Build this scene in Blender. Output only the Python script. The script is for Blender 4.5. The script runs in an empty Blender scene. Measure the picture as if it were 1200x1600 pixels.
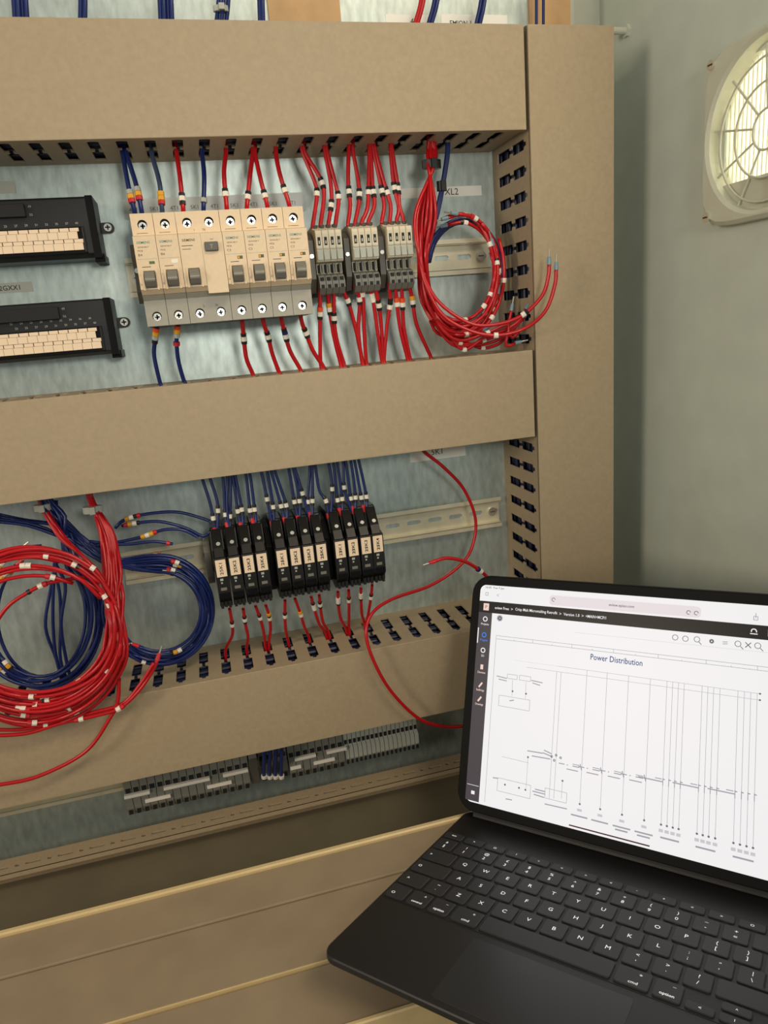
import bpy, bmesh, math, random
from mathutils import Matrix, Vector
random.seed(7)
rnd = random.Random(11)
S = 0.001                                   # everything below is written in millimetres
SC = bpy.context.scene
COL = SC.collection

# ------------------------------------------------------------------ camera
CAM = Vector((44.98, -734.78, 19.45))
RR = Matrix(((0.964379, -0.251327, -0.082511),
             (-0.141949, -0.228476, -0.963146),
             (0.223213, 0.940550, -0.256013)))
FPX = 1096.43
cd = bpy.data.cameras.new('camera'); cam = bpy.data.objects.new('camera', cd); COL.objects.link(cam)
cd.sensor_fit = 'VERTICAL'; cd.sensor_height = 36; cd.lens = FPX / 1600 * 36
cd.clip_start = 0.01; cd.clip_end = 50
mw = Matrix.Identity(4)
for i in range(3):
    mw[i][0] = RR[0][i]; mw[i][1] = -RR[1][i]; mw[i][2] = -RR[2][i]; mw[i][3] = CAM[i] * S
cam.matrix_world = mw
SC.camera = cam
# ------------------------------------------------------------------ colour management, world, lights
SC.view_settings.view_transform = 'Standard'; SC.view_settings.look = 'None'
SC.view_settings.exposure = 0.0; SC.view_settings.gamma = 1.0
SC.view_settings.use_curve_mapping = False
w = bpy.data.worlds.new('world'); SC.world = w; w.use_nodes = True
bg = w.node_tree.nodes['Background']; bg.inputs[0].default_value = (0.92, 1.0, 0.96, 1); bg.inputs[1].default_value = 0.31

def area(name, loc, target, sx, sy, power, col, spread=180):
    l = bpy.data.lights.new(name, 'AREA'); l.shape = 'RECTANGLE'; l.size = sx * S; l.size_y = sy * S
    l.energy = power; l.color = col; l.spread = math.radians(spread)
    o = bpy.data.objects.new(name, l); COL.objects.link(o); o.location = Vector(loc) * S
    d = (Vector(target) - Vector(loc)).normalized()
    o.rotation_euler = d.to_track_quat('-Z', 'Y').to_euler()
    return o
area('ceiling_light_front', (700, -1350, 1350), (150, -150, -200), 900, 350, 15, (1.0, 0.82, 0.60))
area('front_fill_light', (210, -1050, 160), (150, 0, 120), 150, 120, 0.56, (1.0, 0.96, 0.86), 84)  # unseen source standing in for the bright room; beam narrowed for darker lower half
area('room_light_left', (-1500, -1150, 350), (300, 0, 50), 400, 500, 12.5, (1.0, 0.83, 0.64))
area('daylight_behind_filter', (640, -222, 150), (400, -222, 150), 150, 150, 0.75, (1.0, 0.98, 0.9))

# ------------------------------------------------------------------ helpers
def lin(c):
    r = []
    for v in c:
        v /= 255.0
        r.append(v / 12.92 if v <= 0.04045 else ((v + 0.055) / 1.055) ** 2.4)
    return (r[0], r[1], r[2], 1)
MATS = {}
def mat(name, rgb, rough=0.5, metal=0.0, var=0.0, scale=40.0, bump=0.0, emit=0.0, spec=0.5, stretch=None, detail=3.0, trans=None):
    if name in MATS: return MATS[name]
    m = bpy.data.materials.new(name); m.use_nodes = True; MATS[name] = m
    nt = m.node_tree; b = nt.nodes['Principled BSDF']
    c = lin(rgb)
    b.inputs['Base Color'].default_value = c; b.inputs['Roughness'].default_value = rough
    b.inputs['Metallic'].default_value = metal; b.inputs['Specular IOR Level'].default_value = spec
    if name.startswith('screen_'):
        b.inputs['Base Color'].default_value = (0.004, 0.004, 0.004, 1); b.inputs['Specular IOR Level'].default_value = 0.2
        b.inputs['Emission Color'].default_value = c; b.inputs['Emission Strength'].default_value = 1.0
    elif emit:
        b.inputs['Emission Color'].default_value = c; b.inputs['Emission Strength'].default_value = emit
    if trans: b.inputs['Transmission Weight'].default_value = trans
    if var or bump:
        tc = nt.nodes.new('ShaderNodeTexCoord'); n = nt.nodes.new('ShaderNodeTexNoise')
        n.inputs['Scale'].default_value = scale; n.inputs['Detail'].default_value = detail
        src = tc.outputs['Object']
        if stretch:
            mp = nt.nodes.new('ShaderNodeMapping'); mp.inputs['Scale'].default_value = stretch
            nt.links.new(src, mp.inputs['Vector']); src = mp.outputs['Vector']
        nt.links.new(src, n.inputs['Vector'])
        if var:
            r = nt.nodes.new('ShaderNodeValToRGB')
            r.color_ramp.elements[0].position = 0.3; r.color_ramp.elements[1].position = 0.7
            r.color_ramp.elements[0].color = tuple(x * (1 - var) for x in c[:3]) + (1,)
            r.color_ramp.elements[1].color = tuple(min(1, x * (1 + var)) for x in c[:3]) + (1,)
            nt.links.new(n.outputs['Fac'], r.inputs['Fac']); nt.links.new(r.outputs['Color'], b.inputs['Base Color'])
        if bump:
            bp = nt.nodes.new('ShaderNodeBump'); bp.inputs['Strength'].default_value = bump; bp.inputs['Distance'].default_value = 0.0006
            nt.links.new(n.outputs['Fac'], bp.inputs['Height']); nt.links.new(bp.outputs['Normal'], b.inputs['Normal'])
    return m

# palette
M_DUCT = mat('duct_pvc', (168, 150, 122), 0.55, var=0.05, scale=260, bump=0.05)
M_STEEL = mat('galvanised_steel', (190, 203, 199), 0.40, 0.6, var=0.16, scale=170, bump=0.10, stretch=(1, 1, 0.35))
M_WALL = mat('cabinet_paint', (200, 207, 194), 0.5, var=0.04, scale=30, bump=0.03)
M_DECK = mat('floor_paint', (152, 135, 110), 0.42, var=0.08, scale=25, bump=0.04)
M_LIP = mat('floor_edge_lit', (214, 190, 140), 0.35, var=0.05, scale=60)  # catch-light along the lip edges put into a paler colour
M_GUT = mat('gutter_paint', (112, 104, 84), 0.5, var=0.10, scale=20)
M_RAIL = mat('rail_zinc', (226, 220, 194), 0.36, 0.35, var=0.06, scale=80)
M_CREAM = mat('breaker_cream', (224, 200, 166), 0.5, var=0.03, scale=300)
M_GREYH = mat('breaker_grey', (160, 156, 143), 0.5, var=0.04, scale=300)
M_DKGREY = mat('dark_grey_plastic', (84, 80, 72), 0.45)
M_MIDGREY = mat('mid_grey_plastic', (118, 114, 104), 0.45)
M_TERM = mat('terminal_beige', (208, 198, 174), 0.5, var=0.03, scale=300)
M_TERMG = mat('terminal_grey', (120, 120, 112), 0.5, var=0.03, scale=300)
M_HOLE = mat('opening_black', (16, 16, 18), 0.7)
M_BLACK = mat('black_plastic', (26, 26, 27), 0.38, var=0.08, scale=200)
M_BLACK2 = mat('black_satin', (14, 14, 15), 0.5, spec=0.12)
M_RELAY = mat('relay_black', (22, 20, 19), 0.4, var=0.1, scale=150)
M_CLEAR = mat('smoky_clear_plastic', (26, 25, 24), 0.32, spec=0.3)
M_METAL = mat('bright_screw', (226, 224, 214), 0.25, 0.85)
M_PIN = mat('ferrule_tin', (216, 210, 196), 0.28, 0.9)
M_WHITE = mat('marker_white', (236, 230, 216), 0.5)
M_LABEL = mat('label_white', (244, 244, 236), 0.55)
M_LABELC = mat('label_cream', (240, 216, 186), 0.55)
M_LABELG = mat('label_grey', (172, 176, 166), 0.5)
M_INK = mat('ink', (52, 50, 48), 0.7)
M_TEAL = mat('ink_teal', (70, 134, 128), 0.6)
M_YEL = mat('marker_yellow', (226, 164, 40), 0.5)
M_ORA = mat('marker_orange', (226, 84, 40), 0.5)
M_BLUE_SHADED = mat('wire_blue_shaded', (15, 23, 56), 0.4)  # slot shade put into a darkened copy of the wire blue
M_RED = mat('wire_red', (184, 16, 26), 0.30, var=0.06, scale=60)
M_BLUE = mat('wire_blue', (20, 38, 98), 0.32, var=0.08, scale=60)
M_GBLUE = mat('wire_grey_blue', (54, 68, 96), 0.4)
M_REDB = mat('collar_red', (196, 36, 42), 0.45)
M_FBLUE = mat('ferrule_collar', (120, 146, 158), 0.45)
M_TAN = mat('warm_tan', (196, 158, 110), 0.55, var=0.05, scale=90)
M_PALE = mat('pale_frame', (198, 200, 184), 0.45, var=0.04, scale=30)
M_FILT = mat('filter_frame', (200, 200, 180), 0.45, var=0.04, scale=50)
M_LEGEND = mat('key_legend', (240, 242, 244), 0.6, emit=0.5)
M_GREEN = mat('green_mark', (88, 110, 60), 0.6)
SEG = {'w': M_WHITE, 'k': M_BLACK, 'y': M_YEL, 'o': M_ORA, 'r': M_REDB, 'b': M_BLUE, 'g': M_LABELG}

ORI = {}
def tag(o, label=None, cat=None, group=None, kind=None):
    if label: o['label'] = label
    if cat: o['category'] = cat
    if group: o['group'] = group
    if kind: o['kind'] = kind
    return o
def thing(name, label, cat, loc=(0, 0, 0), group=None, kind=None):
    o = bpy.data.objects.new(name, None); COL.objects.link(o); o.empty_display_size = 0.01
    o.location = Vector(loc) * S; ORI[o.name] = Vector(loc)
    return tag(o, label, cat, group, kind)
def dup(root, d, label=None, group=None, parent=None):
    c = root.copy(); COL.objects.link(c)
    if parent is None: c.location = root.location + Vector(d) * S
    else: c.parent = parent
    if label: c['label'] = label
    if group: c['group'] = group
    ORI[c.name] = ORI.get(root.name, Vector()) + Vector(d)
    for ch in root.children: dup(ch, d, None, None, c)
    return c

class MB:
    def __init__(s): s.v = []; s.f = []; s.m = []; s.mats = []
    def mi(s, m):
        if m is None: return 0
        if m not in s.mats: s.mats.append(m)
        return s.mats.index(m)
    def add(s, vs, fs, m=None):
        n = len(s.v); s.v += [tuple(a) for a in vs]; k = s.mi(m)
        for f in fs: s.f.append(tuple(n + i for i in f)); s.m.append(k)
        return s
    def box(s, x0, x1, y0, y1, z0, z1, m=None):
        vs = [(x, y, z) for x in (x0, x1) for y in (y0, y1) for z in (z0, z1)]
        return s.add(vs, [(0, 1, 3, 2), (4, 6, 7, 5), (0, 4, 5, 1), (2, 3, 7, 6), (0, 2, 6, 4), (1, 5, 7, 3)], m)
    def prism(s, poly, fn, h0, h1, m=None, caps=True):
        n = len(poly); vs = [fn(a, b, h0) for a, b in poly] + [fn(a, b, h1) for a, b in poly]
        fs = [(i, (i + 1) % n, n + (i + 1) % n, n + i) for i in range(n)]
        if caps: fs += [tuple(range(n)), tuple(range(2 * n - 1, n - 1, -1))]
        return s.add(vs, fs, m)
    def px(s, poly, x0, x1, m=None): return s.prism(poly, lambda a, b, h: (h, a, b), x0, x1, m)   # poly in (y,z)
    def py(s, poly, y0, y1, m=None): return s.prism(poly, lambda a, b, h: (a, h, b), y0, y1, m)   # poly in (x,z)
    def pz(s, poly, z0, z1, m=None): return s.prism(poly, lambda a, b, h: (a, b, h), z0, z1, m)   # poly in (x,y)
    def disc(s, c, ax, r, h, n=16, m=None, r2=None):
        ax = Vector(ax).normalized(); t = Vector((0, 0, 1)) if abs(ax.z) < .9 else Vector((1, 0, 0))
        u = ax.cross(t).normalized(); w_ = ax.cross(u); c = Vector(c); r2 = r if r2 is None else r2
        A = [c + (u * math.cos(2 * math.pi * i / n) + w_ * math.sin(2 * math.pi * i / n)) * r for i in range(n)]
        B = [c + ax * h + (u * math.cos(2 * math.pi * i / n) + w_ * math.sin(2 * math.pi * i / n)) * r2 for i in range(n)]
        fs = [(i, (i + 1) % n, n + (i + 1) % n, n + i) for i in range(n)] + [tuple(range(n)), tuple(range(2 * n - 1, n - 1, -1))]
        return s.add(A + B, fs, m)
    def tile(s, fn, x0, x1, d0, d1, hole, h0, h1, m=None, ms=None):
        """plate x0..x1 by d0..d1 with a hole outline (first half = left side from low d to high d), thickness h0..h1"""
        cx = (hole[0][0])
        L = hole[0]; R_ = hole[1]
        left = [(x0, d0), (L[0][0], d0)] + L + [(L[-1][0], d1), (x0, d1)]
        right = [(R_[0][0], d0), (x1, d0), (x1, d1), (R_[-1][0], d1)] + list(reversed(R_))
        for h in (h0, h1):
            for poly in (left, right):
                s.add([fn(a, b, h) for a, b in poly], [tuple(range(len(poly)))], m)
        loop = L + list(reversed(R_))
        n = len(loop)
        for i in range(n):
            a, b = loop[i], loop[(i + 1) % n]
            if a == b: continue
            s.add([fn(*a, h0), fn(*b, h0), fn(*b, h1), fn(*a, h1)], [(0, 1, 2, 3)], ms or m)
        return s
    def tube(s, pts, r, n=8, m=None, caps=True):
        P_ = [Vector(p) for p in pts]; k = len(P_)
        T = [(P_[min(i + 1, k - 1)] - P_[max(i - 1, 0)]).normalized() for i in range(k)]
        up = Vector((0, 0, 1)) if abs(T[0].z) < .9 else Vector((1, 0, 0))
        u = T[0].cross(up).normalized(); vs = []
        for i in range(k):
            u = (u - T[i] * u.dot(T[i])).normalized(); w_ = T[i].cross(u)
            rr = r[i] if isinstance(r, (list, tuple)) else r
            for j in range(n):
                a = 2 * math.pi * j / n
                vs.append(P_[i] + (u * math.cos(a) + w_ * math.sin(a)) * rr)
        fs = [(i * n + j, i * n + (j + 1) % n, (i + 1) * n + (j + 1) % n, (i + 1) * n + j) for i in range(k - 1) for j in range(n)]
        if caps: fs += [tuple(range(n)), tuple(range((k - 1) * n, k * n))]
        return s.add(vs, fs, m)
    def build(s, name, m=None, parent=None, smooth=False, bevel=0, recalc=True):
        o_ = ORI.get(parent.name, Vector()) if parent else Vector()
        me = bpy.data.meshes.new(name)
        me.from_pydata([((v[0] - o_[0]) * S, (v[1] - o_[1]) * S, (v[2] - o_[2]) * S) for v in s.v], [], s.f)
        if s.mats:
            for q in s.mats: me.materials.append(q)
            if m and len(s.mats) == 0: me.materials.append(m)
            me.polygons.foreach_set('material_index', s.m)
        elif m: me.materials.append(m)
        if recalc:
            bm = bmesh.new(); bm.from_mesh(me); bmesh.ops.recalc_face_normals(bm, faces=bm.faces); bm.to_mesh(me); bm.free()
        if smooth:
            me.polygons.foreach_set('use_smooth', [True] * len(me.polygons))
        me.update()
        o = bpy.data.objects.new(name, me); COL.objects.link(o)
        if parent: o.parent = parent
        ORI[o.name] = o_
        if bevel:
            b = o.modifiers.new('bevel', 'BEVEL'); b.width = bevel * S; b.segments = 2; b.limit_method = 'ANGLE'
        return o

def ray(u, v):
    d = ((u - 600) / FPX, (v - 800) / FPX, 1.0)
    return Vector([sum(RR[i][j] * d[i] for i in range(3)) for j in range(3)])
def P(u, v, y):                                   # photo point at a known depth in front of the plate
    d = ray(u, v); return CAM + d * ((y - CAM.y) / d.y)
def PZ(u, v, z):
    d = ray(u, v); return CAM + d * ((z - CAM.z) / d.z)
def PX(u, v, x):
    d = ray(u, v); return CAM + d * ((x - CAM.x) / d.x)
def prj(X):
    c = X - CAM; q = [sum(RR[i][j] * c[j] for j in range(3)) for i in range(3)]
    return (600 + FPX * q[0] / q[2], 800 + FPX * q[1] / q[2])

# ------------------------------------------------------------------ lettering, converted to meshes once
TXT = {}
def prepare_texts(strings):
    obs = []
    for t in strings:
        c = bpy.data.curves.new('t', 'FONT'); c.body = t; c.size = 1.0; c.align_x = 'CENTER'; c.align_y = 'CENTER'; c.resolution_u = 2; c.offset = 0.010 if len(t) > 3 else 0.0
        o = bpy.data.objects.new('t', c); COL.objects.link(o); obs.append((t, o))
    dg = bpy.context.evaluated_depsgraph_get(); dg.update()
    for t, o in obs:
        me = bpy.data.meshes.new_from_object(o.evaluated_get(dg))
        vs = [(v.co.x, v.co.y) for v in me.vertices]; fs = [tuple(p.vertices) for p in me.polygons]
        xs = [v[0] for v in vs] or [0]
        ys = [v[1] for v in vs] or [0]
        TXT[t] = (vs, fs, max(xs) - min(xs), (max(ys) + min(ys)) / 2)
        cu = o.data; bpy.data.objects.remove(o); bpy.data.curves.remove(cu); bpy.data.meshes.remove(me)
def put_text(mb, t, fn, size, width=None, m=None, bold=0):
    vs, fs, w_, yc = TXT[t]
    sx = size if width is None else width / max(w_, 1e-6)
    return mb.add([fn(a * sx, (b - yc) * size) for a, b in vs], fs, m)
SIDE = ['Projects', 'Pages', '3D', 'Devices', 'Redlinings', 'Drawings']
ROWS = {1: '§1234567890-=', 2: 'QWERTYUIOP[]', 3: "ASDFGHJKL;'\\", 4: '`ZXCVBNM,./'}
SHIFT = dict(zip("§1234567890-=[];'\\`,./", ['±', '!', '@', '£', '$', '%', '^', '&', '*', '(', ')', '_', '+', '{', '}', ':', '"', '|', '~', '<', '>', '?']))
ALLT = set(SIDE) | set('ABCDEFGHIJKLMNOPQRSTUVWXYZ') | set(ROWS[1]) | set(SHIFT) | set(SHIFT.values())
ALLT |= {'SIEMENS', '5SY4104-7', 'MCB', 'B4', 'B6', 'C3', 'T', 'XL2', '5K1', '2GXX1', '4T1', 'EMION 1', '7S01', 'N', '1', '2', 'esc', 'control', 'option', 'cmd',
         'Power Distribution', 'eview Free', 'Crisp Malt Micromalting Retrofit', 'Version 1.0', '=MAIN+MCP/1', 'eview.eplan.com', '16:05  Tue 7 Jan',
         '>', '<', 'O', 'I', 'tab', 'P', '- - - -', '24V DC', 'PLC Supply', 'RELAYS', 'TERMINALS', 'INCOMING SUPPLY', 'R', 'TEST', '49', '50'}
ALLT |= {str(i) for i in range(19, 42)} | {'25K%d' % i for i in range(1, 5)} | {'26K%d' % i for i in range(1, 5)} | {'27K%d' % i for i in range(1, 5)}
prepare_texts(sorted(ALLT))
def face_front(cx, y, cz):                       # text plane facing the viewer (-y)
    return lambda a, b: (cx + a, y, cz + b)

# ================================================================== SETTING
D = 86.5
bk = MB().box(-420, 456, 0, 3, -520, 420).build('wall_back', M_STEEL); tag(bk, 'galvanised steel mounting plate at the back of the cabinet', 'mounting plate', kind='structure')
# right side wall of the enclosure with a cut-out for the filter fan
FY, FZ, FH = -222, 148, 70
mb = MB()
WX = 510
mb.box(WX, WX + 2, -700, FY - 57, -560, 460).box(WX, WX + 2, FY + 57, 80, -560, 460).box(WX, WX + 2, FY - 57, FY + 57, FZ + 57, 460).box(WX, WX + 2, FY - 57, FY + 57, -560, FZ - 57)
wr = mb.build('wall_right', M_WALL); tag(wr, 'grey-green painted side wall of the cabinet', 'cabinet wall', kind='structure')
mb = MB().box(458, 500, 30, 36, -560, 440).box(456, 462, 3, 36, -560, 440).box(462, WX, 34, 60, -560, 440)
tag(mb.build('trim_1', M_PALE), 'pale corner post between mounting plate and side wall', 'corner post', kind='structure')
# lower rail with punched slots
mb = MB(); x = -420.0
def slot(cx, hw, d0, d1): return ([(cx, d0), (cx - hw, d0), (cx - hw, d1), (cx, d1)], [(cx, d0), (cx + hw, d0), (cx + hw, d1), (cx, d1)])
fnz = lambda a, b, h: (a, b, h)
while x < 500:
    mb.tile(fnz, x, x + 22, -61, -36, slot(x + 11, 7.5, -51, -47.6), -480, -482)
    mb.tile(fnz, x + 22, x + 31, -61, -36, slot(x + 26.5, 2.0, -51.2, -47.4), -480, -482); x += 31
mb.box(-420, 505, -61, -59.8, -485, -480); mb.box(-420, 505, -37.2, -36, -540, -482)
tag(mb.build('trim_2', M_DUCT), 'long tan frame rail with punched slots below the terminal rows', 'frame rail', kind='structure')
ZD = -434.0
Y1 = PZ(355, 1366, ZD + 3).y; Y2 = PZ(310, 1447, ZD).y; Y3 = PZ(340, 1553, ZD).y; Y4 = PZ(610, 1590, ZD).y
fl = MB().box(-900, 508, -1100, 60, -512, -507).build('floor', M_GUT); tag(fl, 'dark cabinet floor behind the sill panels', 'cabinet floor', kind='structure')
for (ya, yb) in ((Y1 - 3, Y2 + .8), (Y2 - .8, Y3 + 2.2), (Y3 - 1.2, Y4 + 4)):
    MB().box(-900, 508, yb, ya, ZD - 72.5, ZD).build('panel', M_DECK, fl, bevel=1.2)
MB().box(-900, 508, Y3 + .4, Y3 + 1.6, ZD - 8, ZD + 1.0).build('seam_lip', M_LIP, fl)
MB().px([(Y1 - 3.2, ZD - 72), (Y1 - 3.2, ZD + 2.0), (Y1 - 2, ZD + 3.2), (Y1 + 1, ZD + 3.2), (Y1 + 2.2, ZD + 2), (Y1 + 2.2, ZD - 72)], -900, 508).build('edge_lip', M_LIP, fl)
MB().px([(Y4, ZD - 60), (Y4, ZD + 2.0), (Y4 + 1, ZD + 3.0), (Y4 + 3, ZD + 3.0), (Y4 + 4, ZD + 2), (Y4 + 4, ZD - 60)], -900, 508).build('edge_lip', M_LIP, fl)

# ------------------------------------------------------------------ wiring ducts
def slot_outline(c, hw=4.6, a=13, b=41, c2=47, d=73, nub=78):
    L = [(c, a), (c - hw, a), (c - hw, b), (c - 1.6, b + 1), (c - 1.6, c2 - 1), (c - hw, c2), (c - hw, d), (c - 2, d + 1), (c - 1.6, nub), (c, nub)]
    return L, [(2 * c - p[0], p[1]) for p in L]
def side_wall(mb, fn, s0, s1, first, pitch, h0, h1):
    c = first
    while c - pitch > s0: c -= pitch
    cs = []
    while c < s1 - 3:
        if c > s0 + 3: cs.append(c)
        c += pitch
    edges = [s0] + [(cs[i] + cs[i + 1]) / 2 for i in range(len(cs) - 1)] + [s1]
    for i, c in enumerate(cs): mb.tile(fn, edges[i], edges[i + 1], 0, D - 2, slot_outline(c), h0, h1)
def hduct(z0, z1, x0, x1, firstlow, firsthigh, label):
    t = thing('cable_duct', label, 'cable duct', ((x0 + x1) / 2, 0, z0))
    mb = MB().box(x0, x1, -1.5, -.1, z0 + 1.5, z1 - 1.5); mb.build('back_channel', M_DUCT, t)
    mb = MB(); side_wall(mb, lambda a, b, h: (a, -b, h), x0, x1, firstlow, 22.25, z0 + 1.2, z0 + 2.8); mb.build('slotted_side', M_DUCT, t)
    mb = MB(); side_wall(mb, lambda a, b, h: (a, -b, h), x0, x1, firsthigh, 22.25, z1 - 2.8, z1 - 1.2); mb.build('slotted_side', M_DUCT, t)
    mb = MB().px([(-D + 8, z0), (-D, z0), (-D, z1), (-D + 8, z1), (-D + 8, z1 - 1.1), (-D + 1.8, z1 - 1.1), (-D + 1.8, z0 + 1.1), (-D + 8, z0 + 1.1)], x0, x1)
    mb.build('cover', M_DUCT, t, bevel=.6)
    return t
hduct(180.6, 265, -420, 362.5, 8.8, 5, 'tan plastic cable duct, topmost horizontal one above the breakers')
hduct(-101.7, -15.7, -420, 362.5, 8.8, -14.9, 'tan plastic cable duct running across the middle between breakers and relays')
hduct(-389.7, -299.8, -420, 362.5, 5, 4.9, 'tan plastic cable duct along the bottom behind the tablet')
X0, X1, Z0, Z1 = 366.2, 452.0, -478, 265
t = thing('cable_duct', 'tan vertical cable duct at the right end of the horizontal ducts', 'cable duct', (409, 0, Z0))
MB().box(X0 + 1.5, X1 - 1.5, -1.5, -.1, Z0, Z1).build('back_channel', M_DUCT, t)
mb = MB(); side_wall(mb, lambda a, b, h: (h, -b, a), Z0, Z1, 171.4 - 22.1 * 20, 22.1, X0 - .7, X0 + .9); mb.build('slotted_side', M_DUCT, t)
mb = MB(); side_wall(mb, lambda a, b, h: (h, -b, a), Z0, Z1, 171.4 - 22.1 * 20, 22.1, X1 - 2.8, X1 - 1.2); mb.build('slotted_side', M_DUCT, t)
MB().pz([(X0, -D + 8), (X0, -D), (X1, -D), (X1, -D + 8), (X1 - 1.1, -D + 8), (X1 - 1.1, -D + 1.8), (X0 + 1.1, -D + 1.8), (X0 + 1.1, -D + 8)], Z0, Z1).build('cover', M_DUCT, t, bevel=.6)

# upper edge of the picture: tan panel, and a warm plate reflection built as a tan slab
tag(MB().box(410, 455, -3, 0, 268, 420).build('tan_slab', M_TAN), 'narrow tan panel on the plate above the vertical duct', 'panel')
tag(MB().box(151, 218, -3, 0, 268, 420).build('tan_slab', M_TAN), 'warm reflection in the plate, set as a tan slab above the top duct beside a blue wire', 'panel')

# ------------------------------------------------------------------ DIN rails
def rail(x0, x1, zc, slots, label):
    t = thing('mounting_rail', label, 'mounting rail', ((x0 + x1) / 2, 0, zc - 17.5))
    mb = MB(); a = x0; n = 0
    fn = lambda p, q, h: (p, h, zc + q)
    while a < x1 - .1:
        b = min(a + 25, x1); c = (a + b) / 2; hw = min(8.0, (b - a) / 2 - 2)
        arc = [(c - hw + 2.6 - 2.6 * math.sin(k * math.pi / 8), -2.6 * math.cos(k * math.pi / 8)) for k in range(9)]
        L = [(c, -2.6)] + arc + [(c, 2.6)]
        mb.tile(fn, a, b, -12.5, 12.5, (L, [(2 * c - p[0], p[1]) for p in L]), -1.2, -.2); a = b
    for s in (-1, 1):
        mb.box(x0, x1, -8.2, -.2, zc + s * 12.5 - .5, zc + s * 12.5 + .5)
        mb.box(x0, x1, -8.2, -7.2, min(zc + s * 12.5, zc + s * 17.5), max(zc + s * 12.5, zc + s * 17.5))
    mb.build('rail_profile', M_RAIL, t)
    for sx in (x1 - 9, x0 + 9):
        m2 = MB().disc((sx, -1.2, zc), (0, -1, 0), 5, 2.6, 14, M_METAL); m2.box(sx - 3, sx + 3, -4.2, -3.7, zc - .6, zc + .6, M_DKGREY); m2.build('screw', None, t)
    return t
rail(-9, 356, 81.8, 0, 'zinc mounting rail carrying the breakers and grey terminals')
rail(-60, 356, -198, 0, 'zinc mounting rail carrying the black relays')
rail(-300, 236, -431, 0, 'zinc mounting rail below the bottom duct')

# ------------------------------------------------------------------ breakers
def circle_hole(cx, cz, r, n=16):
    L = [(cx - r * math.sin(math.pi * k / (n / 2)), cz - r * math.cos(math.pi * k / (n / 2))) for k in range(n // 2 + 1)]
    L[0] = (cx, cz - r); L[-1] = (cx, cz + r)
    return L, [(2 * cx - p[0], p[1]) for p in L]
BX, BW = 6.4, 18.0
def screw_at(t, cx, y, cz, r=3.4):
    cz -= .5
    m = MB().disc((cx, y + 7, cz), (0, -1, 0), 3.3, 2.2, 16, M_METAL)
    m.box(cx - 1.9, cx + 1.9, y + 4.5, y + 4.85, cz - .6, cz + .6, M_HOLE).box(cx - .7, cx + .7, y + 4.5, y + 4.85, cz - 1.9, cz + 1.9, M_HOLE)
    m.build('terminal_screw', None, t)
YU, YC, YL = -84, -94, -83
ZT, ZS, ZB, ZK, Z_ = 125, 108, 64.5, 56, 35
def breaker_body(t, x0, x1, cxs, low_cream=None):
    g = .18
    a, b = x0 + g, x1 - g
    fn = lambda p, q, h: (p, h, q)
    mb = MB()
    n = len(cxs); edges = [a] + [(cxs[i] + cxs[i + 1]) / 2 for i in range(n - 1)] + [b]
    prof = [(-12, ZT), (YU, ZT), (YU, ZS), (YC, ZS - 2), (YC, ZB), (-88, ZB - 4), (-12, ZB - 4)]
    for i in range(n): mb.tile(fn, edges[i], edges[i + 1], ZS, ZT, circle_hole(cxs[i], 116.2, 3.9), YU, YU + 7, M_CREAM, M_DKGREY)
    for xx in (a, b): mb.add([(xx, p, q) for p, q in prof], [tuple(range(len(prof)))], M_CREAM)
    for i in range(len(prof)):
        if i == 1: continue
        p, q = prof[i], prof[(i + 1) % len(prof)]
        mb.add([(a, *p), (b, *p), (b, *q), (a, *q)], [(0, 1, 2, 3)], M_CREAM)
    mb.box(a, b, YU + 7, YU + 8, ZS, ZT - .1, M_DKGREY)
    mb.build('housing', None, t)
    mb = MB()
    prof = [(-12, ZB - 4.2), (-88, ZB - 4.2), (YL, ZK), (YL, Z_), (-12, Z_)]
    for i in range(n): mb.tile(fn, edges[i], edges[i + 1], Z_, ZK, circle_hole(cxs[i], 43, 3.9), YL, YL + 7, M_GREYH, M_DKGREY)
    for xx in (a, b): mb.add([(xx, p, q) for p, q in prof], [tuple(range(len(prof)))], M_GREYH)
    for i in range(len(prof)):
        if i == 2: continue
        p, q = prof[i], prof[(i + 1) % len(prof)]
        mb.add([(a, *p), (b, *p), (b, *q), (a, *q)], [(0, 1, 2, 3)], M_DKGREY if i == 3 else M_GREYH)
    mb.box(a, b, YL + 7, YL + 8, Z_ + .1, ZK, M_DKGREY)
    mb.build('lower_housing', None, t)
    for c in cxs:
        screw_at(t, c, YU, 116.2); screw_at(t, c, YL, 43)
def toggle(t, c):
    m = MB().box(c - 4.5, c + 4.5, YC - .25, YC + 1, 65.2, 79.2, M_DKGREY)
    m.px([(YC, 78.6), (YC - 3.5, 77.8), (YC - 7, 73.5), (YC - 7, 70.5), (YC - 3.0, 66.5), (YC, 66)], c - 4.1, c + 4.1, M_MIDGREY)
    m.box(c - 4.1, c + 4.1, YC - 7.4, YC - 6.6, 71.4, 72.4, M_GREYH)
    m.build('toggle', None, t, bevel=.4)
    m = MB()
    for s in (-1, 1): m.box(c + s * 5.6 - .8, c + s * 5.6 + .8, YC - 1.6, YC + .5, 63.6, 80)
    m.build('toggle_guard', M_CREAM, t, bevel=.3)
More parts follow.
